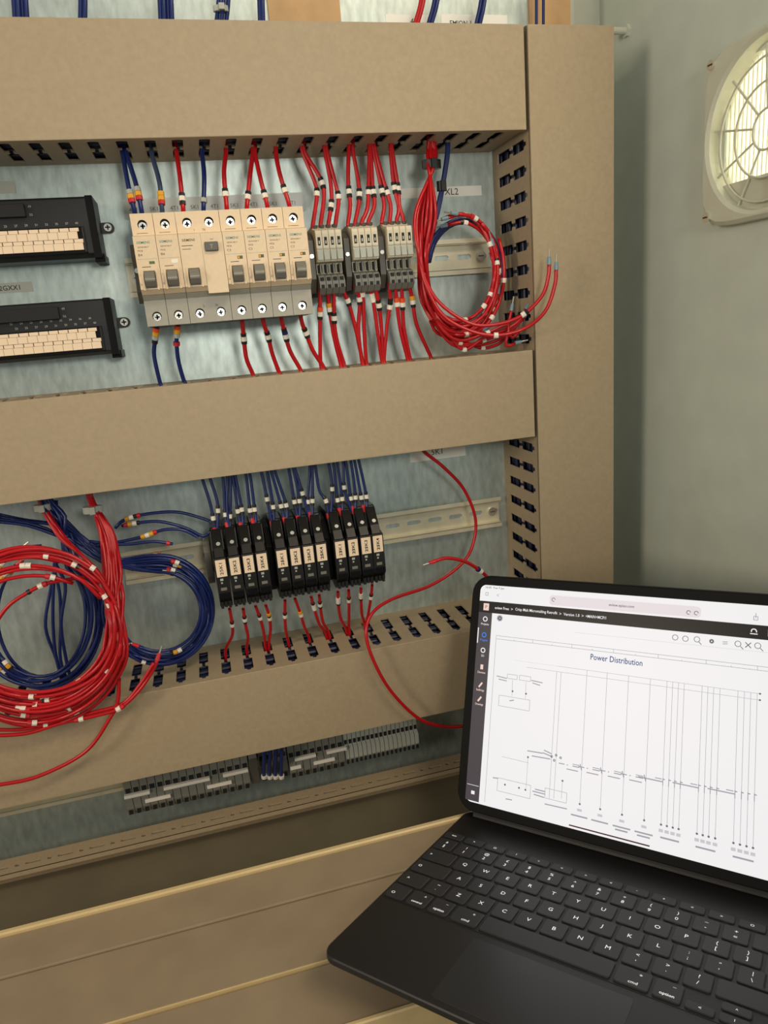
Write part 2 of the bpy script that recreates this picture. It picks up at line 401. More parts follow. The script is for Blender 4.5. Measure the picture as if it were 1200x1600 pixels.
def prints(t, c, rating, sticker):
    m = MB(); y = YC - .06
    put_text(m, 'SIEMENS', face_front(c - 1.2, y, 101.2), 2.7, 10.6, M_TEAL)
    put_text(m, '5SY4104-7', face_front(c - 1.6, y, 97.6), 1.6, 8.6, M_INK)
    put_text(m, 'MCB', face_front(c - 4.4, y, 94.8), 1.9, 3.8, M_INK)
    put_text(m, rating, face_front(c - 4.9, y, 91.6), 2.6, 3.2, M_INK)
    m.box(c - 8.2, c + 8.2, y, y + .05, 88.2, 88.45, M_GREYH)
    m.box(c - 5, c + 2, y, y + .05, 81.9, 82.4, M_INK)
    put_text(m, 'I', face_front(c - 7.6, y, 76), 2.2, None, M_INK); put_text(m, 'O', face_front(c - 7.6, y, 68.5), 2.0, None, M_INK)
    m.box(c - 5.5, c + 3.5, YU - .06, YU, 109.4, 109.75, M_INK)
    m.build('printing', None, t, recalc=False)
    if sticker == 'w': MB().box(c + 1, c + 6.2, YC - .3, YC, 84.0, 87.0).build('sticker', M_WHITE, t)
    elif sticker == 'g': MB().box(c + 1.2, c + 5.6, YC - .15, YC, 84.2, 86.4).build('sticker', M_GREEN, t)
    else:
        m = MB().box(c + 1.2, c + 5.6, YC - .15, YC, 84.2, 86.6, M_INK); m.box(c + 1.5, c + 3.1, YC - .25, YC - .1, 84.6, 86.2, M_YEL).box(c + 3.6, c + 5.3, YC - .25, YC - .1, 84.6, 86.2, M_GREEN); m.build('sticker', None, t)
ords = ['first', 'second', 'third', 'fourth', 'fifth', 'sixth', 'seventh', 'eighth', 'ninth', 'tenth', 'eleventh', 'twelfth']
bl = {0: ('B4', 'g', 'cream circuit breaker at the left end of the breaker row, green mark above its switch'),
      1: ('B6', 'w', 'cream circuit breaker with a small blank white sticker, second in the row'),
      4: ('C3', 'y', 'cream circuit breaker just right of the double-width one with the test button'),
      5: ('C3', 'y', 'cream circuit breaker, third from the right end of the breaker row'),
      6: ('C3', 'y', 'cream circuit breaker, second from the right end of the breaker row'),
      7: ('C3', 'y', 'cream circuit breaker at the right end of the row, next to grey terminals')}
for k, (rt, st, lb) in bl.items():
    x0 = BX + k * BW; c = x0 + 9
    t = thing('circuit_breaker', lb, 'circuit breaker', (c, -8, Z_), 'breakers on the upper rail')
    breaker_body(t, x0, x0 + BW, [c]); toggle(t, c); prints(t, c, rt, st)
x0 = BX + 2 * BW
t = thing('residual_current_breaker', 'double-width cream breaker with a dark grey test button marked T', 'circuit breaker', (x0 + 18, -8, Z_), 'breakers on the upper rail')
breaker_body(t, x0, x0 + 36, [x0 + 9, x0 + 27]); toggle(t, x0 + 9)
m = MB(); y = YC - .06
put_text(m, 'SIEMENS', face_front(x0 + 8, y, 101.2), 2.7, 10.6, M_INK)
m.box(x0 + 2, x0 + 11, y, y + .05, 96.6, 97.1, M_INK).box(x0 + 2, x0 + 9, y, y + .05, 94, 94.4, M_INK)
m.box(x0 + 18, x0 + 18.25, y, y + .05, 60, 106, M_GREYH)
put_text(m, 'N', face_front(x0 + 22, YU - .06, 110.2), 3.0, None, M_INK); put_text(m, 'N', face_front(x0 + 24, YL - .06, 48.6), 2.6, None, M_INK)
put_text(m, '2', face_front(x0 + 13, YL - .06, 48.6), 2.6, None, M_INK); put_text(m, '1', face_front(x0 + 14, YU - .06, 110.2), 2.6, None, M_INK)
put_text(m, 'TEST', face_front(x0 + 27, y, 101), 1.4, None, M_INK)
m.build('printing', None, t, recalc=False)
tb = MB().box(x0 + 20.5, x0 + 31.5, YC - 3, YC, 91.5, 98.8).build('test_button', M_DKGREY, t, bevel=.7)
m = MB(); put_text(m, 'T', face_front(x0 + 26, YC - 3.06, 95.1), 4.4, None, M_GREYH); m.build('letter', None, tb, recalc=False)
MB().box(x0 + 18.6, x0 + 35.6, YC - .6, -86, 58.0, 88).build('front_plate', M_CREAM, t)
# rail end stop left of the row
t = thing('end_stop', 'dark grey rail end stop left of the breakers', 'end stop', (3, -8, 58))
MB().px([(-9, 108), (-46, 106), (-52, 96), (-44, 80), (-52, 66), (-46, 56), (-9, 58)], .5, 6.0).build('body', M_DKGREY, t, bevel=.4)
MB().disc((3.2, -46, 84), (0, -1, 0), 2.2, 3, 12).build('screw', M_METAL, t)
# grey-white name strip behind the breaker tops
t = thing('name_strip', 'pale grey printed strip on the plate behind the breaker tops', 'label strip', (80, 0, 134))
MB().box(-3, 166, -.5, 0, 133.5, 151).build('strip', mat('strip_pale', (206, 214, 212), 0.35), t)
m = MB()
for i in range(9): put_text(m, '5K1' if i % 2 else '4T1', face_front(6 + i * 18.5, -.6, 142), 5, None, M_DKGREY)
m.build('lettering', None, t, recalc=False)

# ------------------------------------------------------------------ grey terminal blocks right of the breakers
TW = 6.1
def terminal(cx):
    t = thing('terminal_block', '', 'terminal block', (cx, -8, 50), 'grey terminals on the upper rail')
    a, b = cx - TW / 2 + .15, cx + TW / 2 - .15
    MB().px([(-9, 111), (-52, 113), (-56, 109), (-67, 107), (-68, 104), (-68, 86), (-66, 80), (-57, 79), (-57, 70), (-9, 68)], a, b).build('upper_body', M_TERM, t, bevel=.25)
    MB().px([(-9, 68.2), (-57, 69.8), (-62, 68), (-66, 63), (-66, 57), (-60, 52), (-48, 50), (-9, 52)], a, b).build('lower_body', M_TERMG, t, bevel=.25)
    m = MB().box(cx - 1.2, cx + 1.2, -68.4, -67.9, 94.0, 101, M_HOLE); m.box(cx - .6, cx + .6, -68.7, -68.2, 95.2, 98.0, M_LABELG); m.build('test_slot', None, t)
    MB().box(cx - 2.5, cx + 2.5, -69.0, -67.6, 90.6, 91.8).box(cx - 2.5, cx + 2.5, -68.8, -66, 81.5, 89.3).build('marker_holder', M_LABELG, t)
    MB().box(cx - 2.1, cx + 2.1, -58, -56.8, 70.8, 78.2).build('opening', M_HOLE, t)
    MB().box(cx - .5, cx + .5, -62.4, -57.8, 70.4, 78.6).build('rib', M_TERMG, t)
    for zz in (65.2, 58.8): MB().box(cx - 1.5, cx + 1.5, -66.4, -62, zz - 1.7, zz + 1.4).build('opening', M_HOLE, t)
    MB().disc((cx, -53.5, 110.5), (0, -.25, 1), 2.5, 2.6, 10).build('wire_funnel', M_DKGREY, t)
    return t
gx = [(164.6, 'left'), (198.4, 'middle'), (231.6, 'right')]
proto = None
for gi, (g0, gn) in enumerate(gx):
    for k in range(4):
        cx = g0 + k * TW
        lb = '%s grey terminal block of the %s group of four beside the breakers' % (ords[k], gn)
        if proto is None: proto = terminal(cx); proto['label'] = lb; px0 = cx
        else: dup(proto, (cx - px0, 0, 0), lb)
    ex = g0 - TW / 2 - 3.4
    t = thing('end_bracket', 'dark grey end bracket at the left side of the %s group of grey terminals' % gn, 'end bracket', (ex, -8, 54), 'dark end brackets between terminals')
    MB().px([(-9, 108), (-48, 107), (-58, 100), (-58, 66), (-50, 54), (-9, 54)], ex - 2.8, ex + 2.8).build('body', M_DKGREY, t, bevel=.4)
    MB().disc((ex, -57.8, 86), (0, -1, 0), 1.9, 1.2, 12).build('screw', M_METAL, t)

# ------------------------------------------------------------------ black interface modules at the left edge
def io_module(z0, z1, label, strip, hdr):
    t = thing('interface_module', label, 'interface module', (-120, 0, z0), 'black interface modules')
    yf = -40; xr = -25.5; xl = -330
    MB().px([(-2, z0 + 3), (-32, z0 + 3), (yf, z0 + 6), (yf, z1 - 1.5), (yf + 1.5, z1), (-2, z1)], xl, xr).build('case', M_BLACK, t, bevel=.6)
    MB().box(xr - 5, xr + 1.2, yf - 1.4, -2, z0 + 2, z1 + .4).box(xr - 6, xr + 2.6, -34, -2, z0 - .8, z0 + 6).build('end_cover', M_BLACK2, t, bevel=.5)
    MB().box(xl, hdr, yf - 5, yf, z1 - 15, z1 - 4.5).build('header_socket', M_HOLE, t, bevel=.5)
    zs = z0 + 9
    MB().box(xl, xr - 9.5, yf - 3.2, yf, zs - 3, zs + 19).build('label_tray', M_BLACK2, t, bevel=.4)
    MB().box(xr - 11.2, xr - 9.2, yf - 4.2, yf, zs - 2, zs + 18.5).build('tray_clip', M_CLEAR, t, bevel=.3)
    for row in (0, 1):
        x = xr - 12 - (7 if row == 1 else 0) + (0)
        for k in range(13):
            a = x - 8.1 * (k + 1); b = a + 7.8
            if row == 1: a += 3.8; b += 3.8
            zz = zs + row * 9.1
            MB().box(a, b, yf - 3.8, yf - 3.2, zz, zz + 5.8).build('label_cell', M_LABELC, t)
            MB().box(a + (2 if row else 1), b + (2 if row else 1) - .4, yf - 3.7, yf - 3.2, zz + 6.0, zz + 8.8).build('label_cell', M_LABELC, t)
    m = MB()
    for k in range(9):
        put_text(m, str(39 - 2 * k if k else 40), face_front(xr - 15 - 8.1 * k, yf - .1, zs + 22.2), 2.6, None, M_LABELG)
        if strip: put_text(m, str(38 - 2 * k), face_front(xr - 18.5 - 8.1 * k, yf - .1, zs + 26.4), 2.4, None, M_LABELG)
    put_text(m, '49', face_front(hdr + 3.5, yf - .1, z1 - 6.5), 2.8, None, M_LABELG); put_text(m, '50', face_front(hdr + 3.5, yf - .1, z1 - 13), 2.8, None, M_LABELG)
    m.build('printing', None, t, recalc=False)
    zc = (z0 + z1) / 2 + 5
    MB().box(xr, xr + 8, -6, -1, zc - 4.5, zc + 4.5).disc((xr + 8, -6, zc), (0, 1, 0), 4.5, 5, 14).build('mounting_ear', M_BLACK, t)
    m = MB().disc((xr + 7, -6, zc), (0, -1, 0), 4.0, 2.6, 16, M_METAL, 3.4); m.box(xr + 4.8, xr + 9.2, -8.9, -8.5, zc - .6, zc + .6, M_INK).box(xr + 6.4, xr + 7.6, -8.9, -8.5, zc - 2.2, zc + 2.2, M_INK); m.build('screw', None, t)
io_module(95.5, 148, 'black interface module with cream label strip, upper one at the left edge', False, -79)
io_module(12, 63.5, 'black interface module with cream label strip, lower one at the left edge', True, -68)

# ------------------------------------------------------------------ adhesive labels on the plate
def plabel(x0, x1, z0, z1, txt, label, m_=M_LABEL, size=7.0, tx=None, y=0):
    t = thing('adhesive_label', label, 'label', ((x0 + x1) / 2, 0, z0), 'labels stuck on the plate')
    MB().box(x0, x1, y - .4, y, z0, z1).build('sticker', m_, t)
    if txt:
        m = MB(); put_text(m, txt, face_front((x0 + x1) / 2 if tx is None else tx, y - .5, (z0 + z1) / 2), size, None, M_INK); m.build('lettering', None, t, recalc=False)
plabel(262, 352, 141.2, 150.8, 'XL2', 'long white label reading XL2 above the red wire coil', size=9, tx=319)
plabel(254, 319, -129, -112, '5K1', 'white label reading 5K1 just under the middle duct', size=9, tx=286)
plabel(-150, -93, 76.3, 85, '2GXX1', 'grey label between the two black interface modules', M_LABELG, 6, -112)
plabel(-150, -91, 160, 170, None, 'blank grey label under the top duct at the left edge', M_LABELG)
plabel(262, 305, 293, 304, '4T1', 'white label reading 4T1 above the top duct', size=7, tx=292)
plabel(318, 387, 290, 305, 'EMION 1', 'wide white label above the top duct near its right end', size=6, tx=338)
# short scratch line on the lower plate is plain wear: left to the steel

# ------------------------------------------------------------------ relays
def relay(cx):
    t = thing('relay', '', 'relay', (cx, -8, -238), 'slim black relays on the lower rail')
    a, b = cx - 6.0, cx + 6.0
    MB().px([(-9, -160), (-46, -158), (-52, -160), (-60, -178), (-78, -181), (-78, -221), (-72, -227), (-72, -231), (-60, -237), (-9, -234)], a, b).build('body', M_RELAY, t, bevel=.5)
    MB().px([(-50, -158), (-55, -158), (-70, -173), (-76, -181), (-62, -181)], cx - 4.6, cx + 4.6).build('clear_clip', M_CLEAR, t, bevel=.4)
    MB().disc((cx + .5, -66, -170.5), (0, -.75, .66), 2.0, 1.4, 12).build('screw', M_METAL, t)
    MB().box(cx - 4.8, cx + 4.8, -78.6, -78, -199.5, -182.5).build('name_tag', M_LABELC, t)
    MB().box(cx - 3.0, cx + 2.6, -78.3, -78, -213.5, -210.6).build('indicator_window', M_MIDGREY, t)
    m = MB().box(cx - 2.4, cx + .5, -78.2, -78, -203.6, -201.4, M_LABELG).box(cx - 2, cx - .4, -78.2, -78, -206.5, -205, M_LABELG); m.build('printing', None, t)
    for k in range(3): MB().box(a + .8 + 3.7 * k, a + 3.4 + 3.7 * k, -75, -66, -233 + k % 2, -226).build('bottom_tooth', M_RELAY, t)
    MB().box(a + 1, b - 1, -79, -78, -222, -216).build('ridge', M_BLACK2, t, bevel=.3)
    return t
rx = [36.9, 50.0, 63.1, 76.0, 95.3, 108.6, 121.6, 134.4, 153.2, 166.4, 179.6, 191.8]
proto = None
for k, cx in enumerate(rx):
    gi = k // 4; gn = ('left', 'middle', 'right')[gi]
    lb = 'black relay with white name tag, %s in the %s group of four' % (ords[k % 4], gn)
    if proto is None: proto = relay(cx); o = proto; o['label'] = lb
    else: o = dup(proto, (cx - rx[0], 0, 0), lb)
    m = MB()
    txt = '%dK%d' % (25 + gi, k % 4 + 1)
    put_text(m, txt, lambda a, b: (cx - b, -78.7, -191 + a), 4.2, 12, M_INK)
    m.build('lettering', None, o, recalc=False)
for ex, lb in ((85.7, 'first and second'), (143.8, 'second and third')):
    t = thing('spacer', 'dark spacer between the %s groups of relays' % lb, 'spacer', (ex, -8, -232), 'spacers between relay groups')
    MB().px([(-9, -166), (-44, -166), (-60, -182), (-60, -222), (-48, -232), (-9, -230)], ex - 2.9, ex + 2.9).build('body', M_BLACK2, t, bevel=.4)
t = thing('end_stop', 'grey rail end stop left of the relays', 'end stop', (26, -8, -222))
MB().px([(-9, -176), (-28, -176), (-34, -186), (-34, -212), (-26, -222), (-9, -222)], 22, 28.5).build('body', M_MIDGREY, t, bevel=.4)

# ------------------------------------------------------------------ terminal rows under the bottom duct
def low_terminal(cx, wd, m_, yf, zb):
    t = thing('terminal_block', '', 'terminal block', (cx, -8, zb))
    a, b = cx - wd / 2 + .25, cx + wd / 2 - .25
    MB().px([(-9, -396), (-30, -396), (yf + 6, -414), (yf + 5, -434), (yf, -437), (yf, -449), (yf + 4, zb), (-9, zb)], a, b).build('body', m_, t, bevel=.3)
    MB().box(cx - wd * .3, cx + wd * .3, yf + 4.3, yf + 6, -433.2, -428.2).build('opening', M_HOLE, t)
    MB().box(cx - wd * .24, cx + wd * .24, yf - .35, yf + 1, -455.5, -451).build('opening', M_HOLE, t)
    return t
def low_row(x0, x1, wd, m_, yf, zb, label, group):
    n = int(round((x1 - x0) / wd)); wd = (x1 - x0) / n; p0 = None
    for k in range(n):
        cx = x0 + wd * (k + .5)
        if p0 is None: p0 = low_terminal(cx, wd, m_, yf, zb); p0['label'] = label; p0['group'] = group; c0 = cx
        else: dup(p0, (cx - c0, 0, 0))
low_row(-96, 34, 8.1, M_TERMG, -44, -459, 'dark grey terminal block in the left row under the bottom duct', 'terminals in the left low row')
low_row(77, 140, 8.1, M_TERMG, -44, -459, 'dark grey terminal block right of the blue wires under the bottom duct', 'terminals in the middle low row')
low_row(140.5, 228, 5.2, M_LABELG, -42, -457, 'narrow pale grey terminal block at the right end of the low row', 'terminals in the right low row')
t = thing('end_bracket', 'dark bracket between the two low terminal rows beside blue wires', 'end bracket', (40, -8, -455))
MB().px([(-9, -398), (-36, -402), (-46, -420), (-40, -455), (-9, -455)], 35, 44).build('body', M_DKGREY, t, bevel=.4)
low_row(45, 76.5, 7.9, M_TERMG, -38, -452, 'grey terminal block holding blue wires under the bottom duct', 'terminals with blue wires in the low row')
for (xa, xb, zz, lb) in ((-96, -70, -435.6, 'first upper'), (-56, -8, -435.6, 'second upper'), (6, 33, -435.6, 'third upper'), (-76, -50, -443.4, 'first lower'), (-12, 14, -443.4, 'second lower'),
                         (84, 108, -435.6, 'fourth upper'), (120, 143, -435.6, 'fifth upper'), (78, 90, -443.4, 'third lower'), (104, 128, -443.4, 'fourth lower')):
    t = thing('marker_strip', 'white marker strip on the low terminal rows, %s strip from the left' % lb, 'marker strip', ((xa + xb) / 2, -44, zz), 'white strips on the low terminals')
    up = zz > -440
    MB().box(xa, xb, -46.2 if not up else -43.5, -44.1 if not up else -39.3, zz - 1.6, zz + 2.2).build('strip', M_WHITE, t, bevel=.3)

# ------------------------------------------------------------------ wires
def catmull(pts, step=3.0):
    P_ = [Vector(p) for p in pts]
    P_ = [P_[0] * 2 - P_[1]] + P_ + [P_[-1] * 2 - P_[-2]]
    out = []
    for i in range(1, len(P_) - 2):
        a, b, c, d = P_[i - 1:i + 3]
        n = max(2, int((c - b).length / step))
        for k in range(n):
            t_ = k / n
            out.append(.5 * ((2 * b) + (c - a) * t_ + (2 * a - 5 * b + 4 * c - d) * t_ ** 2 + (3 * b - a - 3 * c + d) * t_ ** 3))
    out.append(P_[-2]); return out
SEGLEN = {'w': 4.4, 'k': 3.0, 'y': 4.0, 'o': 4.0, 'r': 3.6, 'b': 3, 'g': 4.0}
def sleeves(o, path, r, at, code):
    best = min(range(len(path)), key=lambda i: (prj(path[i])[0] - at[0]) ** 2 + (prj(path[i])[1] - at[1]) ** 2)
    total = sum(SEGLEN[c] for c in code)
    L = [0]
    for i in range(1, len(path)): L.append(L[-1] + (path[i] - path[i - 1]).length)
    s = max(0, min(L[best] - total / 2, L[-1] - total))
    def pt(q):
        for i in range(1, len(path)):
            if L[i] >= q: 
                f = (q - L[i - 1]) / max(1e-6, L[i] - L[i - 1]); return path[i - 1].lerp(path[i], f)
        return path[-1]
    for c in code:
        e = s + SEGLEN[c]
        rr = r * (1.5 if c != 'k' else 1.36)
        MB().tube([pt(s + .15), pt((s + e) / 2), pt(e - .15)], rr, 8).build('marker_sleeve', SEG[c], o)
        s = e
def wire(m_, pts, label, group=None, r=1.8, marks=(), tip=None, step=3.0, collar=None, cat='wire', name='wire'):
    path = catmull(pts, step)
    t = MB().tube(path, r, 8).build(name, m_, None, smooth=True, recalc=False)
    tag(t, label, cat, group)
    for at, code in marks: sleeves(t, path, r, at, code)
    if tip:
        e = path[-1]; d = (path[-1] - path[-3]).normalized()
        MB().tube([e - d * 1, e + d * 6], [r * 1.25, r * 1.0], 8).build('ferrule_collar', tip, t)
        MB().tube([e + d * 6, e + d * 13], .75, 6).build('ferrule_pin', M_PIN, t)
    if collar:
        i0 = len(path) - 1; L = 0
        while i0 > 1 and L < 6: L += (path[i0] - path[i0 - 1]).length; i0 -= 1
        MB().tube(path[i0:], r * 1.5, 8).build('ferrule_collar', collar, t)
    return t
def topduct(u, v, y=-44): 
    p = PZ(u, v, 180.6); return [Vector((p.x + 2, y, 205)), Vector((p.x, y, 190))]
def U(l, y0, y1):
    n = len(l); return [P(u, v, y0 + (y1 - y0) * i / (n - 1)) for i, (u, v) in enumerate(l)]
# wires dropping from the top duct into the breakers
TB = [(M_BLUE, [(191, 236), (201, 293), (210, 329), (212, 342)], ((207, 305), 'gyr'), 'blue wire with yellow sleeve into the leftmost breaker, left of the pair'),
      (M_BLUE, [(197, 238), (213, 290), (221, 329), (223, 342)], ((217, 303), 'gyr'), 'blue wire with yellow sleeve into the leftmost breaker, right of the pair'),
      (M_GBLUE, [(237, 240), (249, 285), (253, 325), (254, 338)], ((252, 312), 'yyr'), 'grey-blue wire into the top of the second breaker'),
      (M_RED, [(276, 240), (281, 276), (286, 325), (287, 338)], ((285, 310), 'kwk'), 'single red wire into the top of the double-width breaker'),
      (M_BLUE, [(316, 242), (319, 276), (318, 323), (318, 336)], ((318, 313), 'g'), 'single blue wire into the top of the double-width breaker'),
      (M_RED, [(353, 237), (350, 271), (354, 322), (355, 335)], ((351, 302), 'kw'), 'red wire into the breaker just right of the double-width one'),
      (M_RED, [(395, 237), (391, 271), (386, 320), (386, 334)], ((386, 306), 'kw'), 'red wire slanting left from the forked pair into a breaker top'),
      (M_RED, [(398, 237), (407, 279), (417, 319), (419, 332)], ((413, 302), 'kw'), 'red wire slanting right from the forked pair into a breaker top'),
      (M_RED, [(431, 237), (437, 271), (451, 317), (454, 331)], ((445, 298), 'kw'), 'red wire into the top of the rightmost breaker')]
for m_, l, mk, lb in TB:
    wire(m_, topduct(*l[0]) + U(l, -44, -62), lb, 'wires from the top duct to the breakers', 2.0, [mk])
TT = [([(472, 235), (492, 285), (495, 307), (489, 350)], (493, 299)), ([(475, 235), (501, 280), (506, 307), (501, 350)], (501, 289)),
      ([(507, 232), (516, 282), (518, 315), (513, 350)], (518, 319)), ([(510, 232), (524, 287), (529, 312), (524, 350)], (527, 306)),
      ([(545, 232), (544, 282), (547, 320), (544, 347)], (545, 299)), ([(551, 232), (560, 285), (561, 315), (555, 347)], (560, 304)),
      ([(577, 228), (576, 285), (574, 325), (566, 345)], (576, 296)), ([(579, 228), (582, 287), (585, 320), (576, 345)], (584, 301)),
      ([(582, 228), (594, 285), (600, 320), (597, 343)], (597, 300)), ([(585, 228), (600, 285), (610, 320), (609, 343)], (603, 297)),
      ([(610, 228), (615, 287), (623, 325), (620, 342)], (614, 292)), ([(612, 228), (622, 295), (624, 320), (630, 342)], (623, 299))]
gnm = ['left'] * 4 + ['middle'] * 4 + ['right'] * 4
for k, (l, mk) in enumerate(TT):
    wire(M_RED, topduct(*l[0]) + U(l, -44, -53) + [P(l[-1][0] - .5, l[-1][1] + 7, -53)], 'red wire from the top duct into the %s terminal of the %s group' % (ords[k % 4], gnm[k]),
         'red wires from the top duct to the terminals', 1.9, [(mk, 'kwk' if k % 3 else 'kw')])
# wires leaving downwards into the middle duct
def middown(p): return [Vector((p.x + 1, -42, -18)), Vector((p.x + 3, -42, -38))]
BB = [(M_BLUE, [(246, 500), (244, 515), (242, 534), (241, 557), (250, 598)], [((244, 521), 'oyg'), ((242, 534), 'k')], 'blue wire below the leftmost breaker'),
      (M_BLUE, [(278, 498), (277, 512), (276, 537), (279, 565), (287, 594)], [((277, 519), 'oyg'), ((276, 534), 'r')], 'blue wire below the second breaker'),
      (M_RED, [(377, 490), (379, 508), (381, 529), (385, 560), (394, 582)], [((381, 527), 'kwk')], 'red wire below the breaker right of the double-width one'),
      (M_RED, [(408, 488), (413, 508), (419, 526), (425, 551), (435, 579)], [((419, 526), 'kwk')], 'red wire below the third breaker from the right'),
      (M_RED, [(437, 485), (441, 505), (446, 523), (453, 548), (468, 575)], [((446, 522), 'kbwk')], 'red wire below the second breaker from the right'),
      (M_RED, [(468, 483), (472, 505), (478, 520), (489, 548), (504, 571)], [((478, 519), 'kwk')], 'red wire below the rightmost breaker')]
for m_, l, mk, lb in BB:
    pts = U(l, -62, -42); wire(m_, pts + middown(pts[-1]), lb, 'wires from the breakers down to the middle duct', 2.0, mk)
TD = [([(500, 450), (500, 495), (500, 532), (501, 569)], [((500, 488), 'owk')]), ([(512, 450), (514, 477), (521, 522), (531, 564)], [((513, 475), 'y'), ((515, 486), 'wk')]),
      ([(522, 450), (522, 497), (526, 530), (536, 564)], [((522, 500), 'kwk')]), ([(533, 449), (544, 472), (556, 515), (566, 562)], [((542, 471), 'wk')]),
      ([(554, 445), (562, 470), (560, 515), (565, 562)], [((562, 471), 'wk')]), ([(564, 445), (567, 467), (569, 512), (572, 563)], [((566, 463), 'w')]),
      ([(575, 444), (582, 465), (589, 512), (596, 560)], [((582, 466), 'ww')]), ([(586, 444), (592, 477), (596, 512), (599, 560)], [((593, 478), 'kwk')]),
      ([(607, 441), (610, 470), (605, 507), (600, 560)], [((609, 477), 'kkw')]), ([(617, 441), (620, 472), (625, 512), (636, 557)], [((620, 473), 'ow')]),
      ([(627, 441), (629, 475), (631, 512), (640, 557)], [((629, 473), 'owk')]), ([(637, 440), (644, 465), (651, 507), (672, 555)], [((643, 463), 'y'), ((646, 473), 'wk')])]
for k, (l, mk) in enumerate(TD):
    pts = U(l, -58, -42)
    wire(M_RED, pts + middown(pts[-1]), 'red wire below the %s terminal of the %s group' % (ords[k % 4], gnm[k]), 'red wires from the terminals down to the middle duct', 1.9, mk)
# blue wires from the middle duct to the relays
def C2(l): return [(300 + a / 3.75, 700 + b / 3.75) for a, b in l]
RB = [(0, [(60, 180), (110, 340), (138, 500)], (125, 415)), (0, [(105, 175), (150, 330), (148, 500)], (145, 360)),
      (1, [(180, 165), (195, 390), (212, 480)], (190, 395)), (1, [(225, 165), (222, 400), (222, 480)], (222, 403)), (1, [(205, 165), (205, 330), (217, 480)], None),
      (2, [(238, 165), (268, 370), (290, 470)], (262, 376)), (2, [(252, 160), (292, 360), (300, 470)], (293, 370)),
      (3, [(315, 150), (340, 365), (365, 460)], (340, 370)), (3, [(338, 150), (367, 360), (377, 460)], (367, 362)),
      (4, [(405, 135), (440, 300), (472, 460)], (432, 305)), (4, [(440, 135), (475, 345), (482, 460)], (475, 352)),
      (5, [(462, 130), (522, 340), (545, 440)], (520, 350)), (5, [(482, 125), (552, 335), (557, 440)], (553, 342)),
      (6, [(565, 115), (600, 315), (625, 430)], (600, 322)), (6, [(592, 110), (630, 310), (632, 430)], (630, 315)),
      (7, [(690, 95), (678, 315), (694, 420)], (676, 320)), (7, [(702, 95), (706, 310), (704, 420)], (706, 312)), (7, [(600, 110), (648, 265), (690, 420)], (648, 262)),
      (8, [(720, 95), (745, 245), (785, 310), (802, 420)], (783, 310)), (8, [(800, 85), (822, 240), (812, 420)], (820, 235)),
      (9, [(828, 80), (852, 305), (874, 395)], (850, 308)), (9, [(850, 80), (880, 298), (882, 395)], (881, 302)),
      (10, [(900, 75), (930, 295), (945, 385)], (928, 298)), (10, [(930, 70), (958, 290), (952, 385)], (958, 293)), (10, [(885, 75), (892, 230), (940, 385)], (892, 225)),
      (11, [(950, 65), (992, 290), (1010, 375)], (992, 297)), (11, [(975, 65), (1022, 285), (1020, 375)], (1022, 290))]
cnt = {}
for (ri, l, mk) in RB:
    q = cnt.get(ri, 0); cnt[ri] = q + 1
    pts = U(C2(l), -46, -52); e = pts[-1]
    pts = [pts[0] + Vector((-3, 2, 22))] + pts
    wire(M_BLUE, pts, '%s blue wire entering the top of the %s relay of the %s group' % (['left', 'right', 'middle'][q], ords[ri % 4], gnm[ri]), 'blue wires from the middle duct to the relays', 1.5,
         [(C2([mk])[0], 'kwk')] if mk else (), collar=M_REDB if q == 0 else None)
RD = [(0, [(220, 940), (235, 1030), (235, 1100), (195, 1190)], (232, 1025), 'kw'), (1, [(300, 940), (313, 1030), (328, 1110), (320, 1180)], (310, 1005), 'kwk'), (2, [(372, 925), (400, 1000), (420, 1080), (430, 1165)], (395, 985), 'kw'),
      (3, [(432, 920), (452, 985), (460, 1060), (450, 1160)], (450, 980), 'ykw'), (4, [(545, 890), (545, 990), (550, 1070), (565, 1140)], (546, 980), 'kw'), (5, [(603, 880), (635, 970), (660, 1050), (685, 1110)], (632, 968), 'yw'),
      (6, [(698, 870), (712, 925), (745, 1030), (785, 1090)], (710, 920), 'kww'), (7, [(745, 860), (752, 930), (768, 1020), (802, 1085)], (750, 915), 'kwk'), (8, [(855, 840), (858, 920), (872, 1000), (905, 1070)], (857, 900), 'wwk'),
      (9, [(918, 830), (920, 900), (920, 990), (920, 1060)], (920, 885), 'kw'), (10, [(990, 820), (990, 880), (995, 970), (1010, 1030)], (991, 865), 'wwk'), (11, [(1056, 800), (1048, 880), (1035, 960), (1022, 1040)], (1050, 870), 'kw')]
for ri, l, mk, code in RD:
    pts = U(C2(l), -66, -34); e = pts[-1]
    wire(M_RED, pts + [e + Vector((0, -2, -20))], 'red wire below the %s relay of the %s group' % (ords[ri % 4], gnm[ri]), 'red wires from the relays down to the bottom duct', 1.6, [(C2([mk])[0], code)])
# the long loose red loop
l = [(655, 690), (662, 705), (693, 730), (725, 765), (743, 812), (737, 856), (716, 886), (672, 915), (613, 936), (581, 959), (572, 991), (584, 1033), (611, 1080), (652, 1121), (687, 1134), (719, 1135), (760, 1128)]
ys = [-46, -46, -40, -32, -30, -34, -42, -52, -70, -86, -96, -100, -100, -98, -92, -88, -80]
wire(M_RED, [P(u, v, y) for (u, v), y in zip(l, ys)], 'long loose red wire looping from the middle duct down behind the tablet', None, 1.8)
wire(M_RED, [P(u, v, y) for u, v, y in ((790, 925, -90), (765, 905, -95), (752, 893, -100), (728, 878, -105), (699, 872, -108), (679, 877, -110))], 'short red wire end with bare tip pointing left above the tablet corner', None, 1.8, [((750, 891), 'wb')], tip=M_REDB)
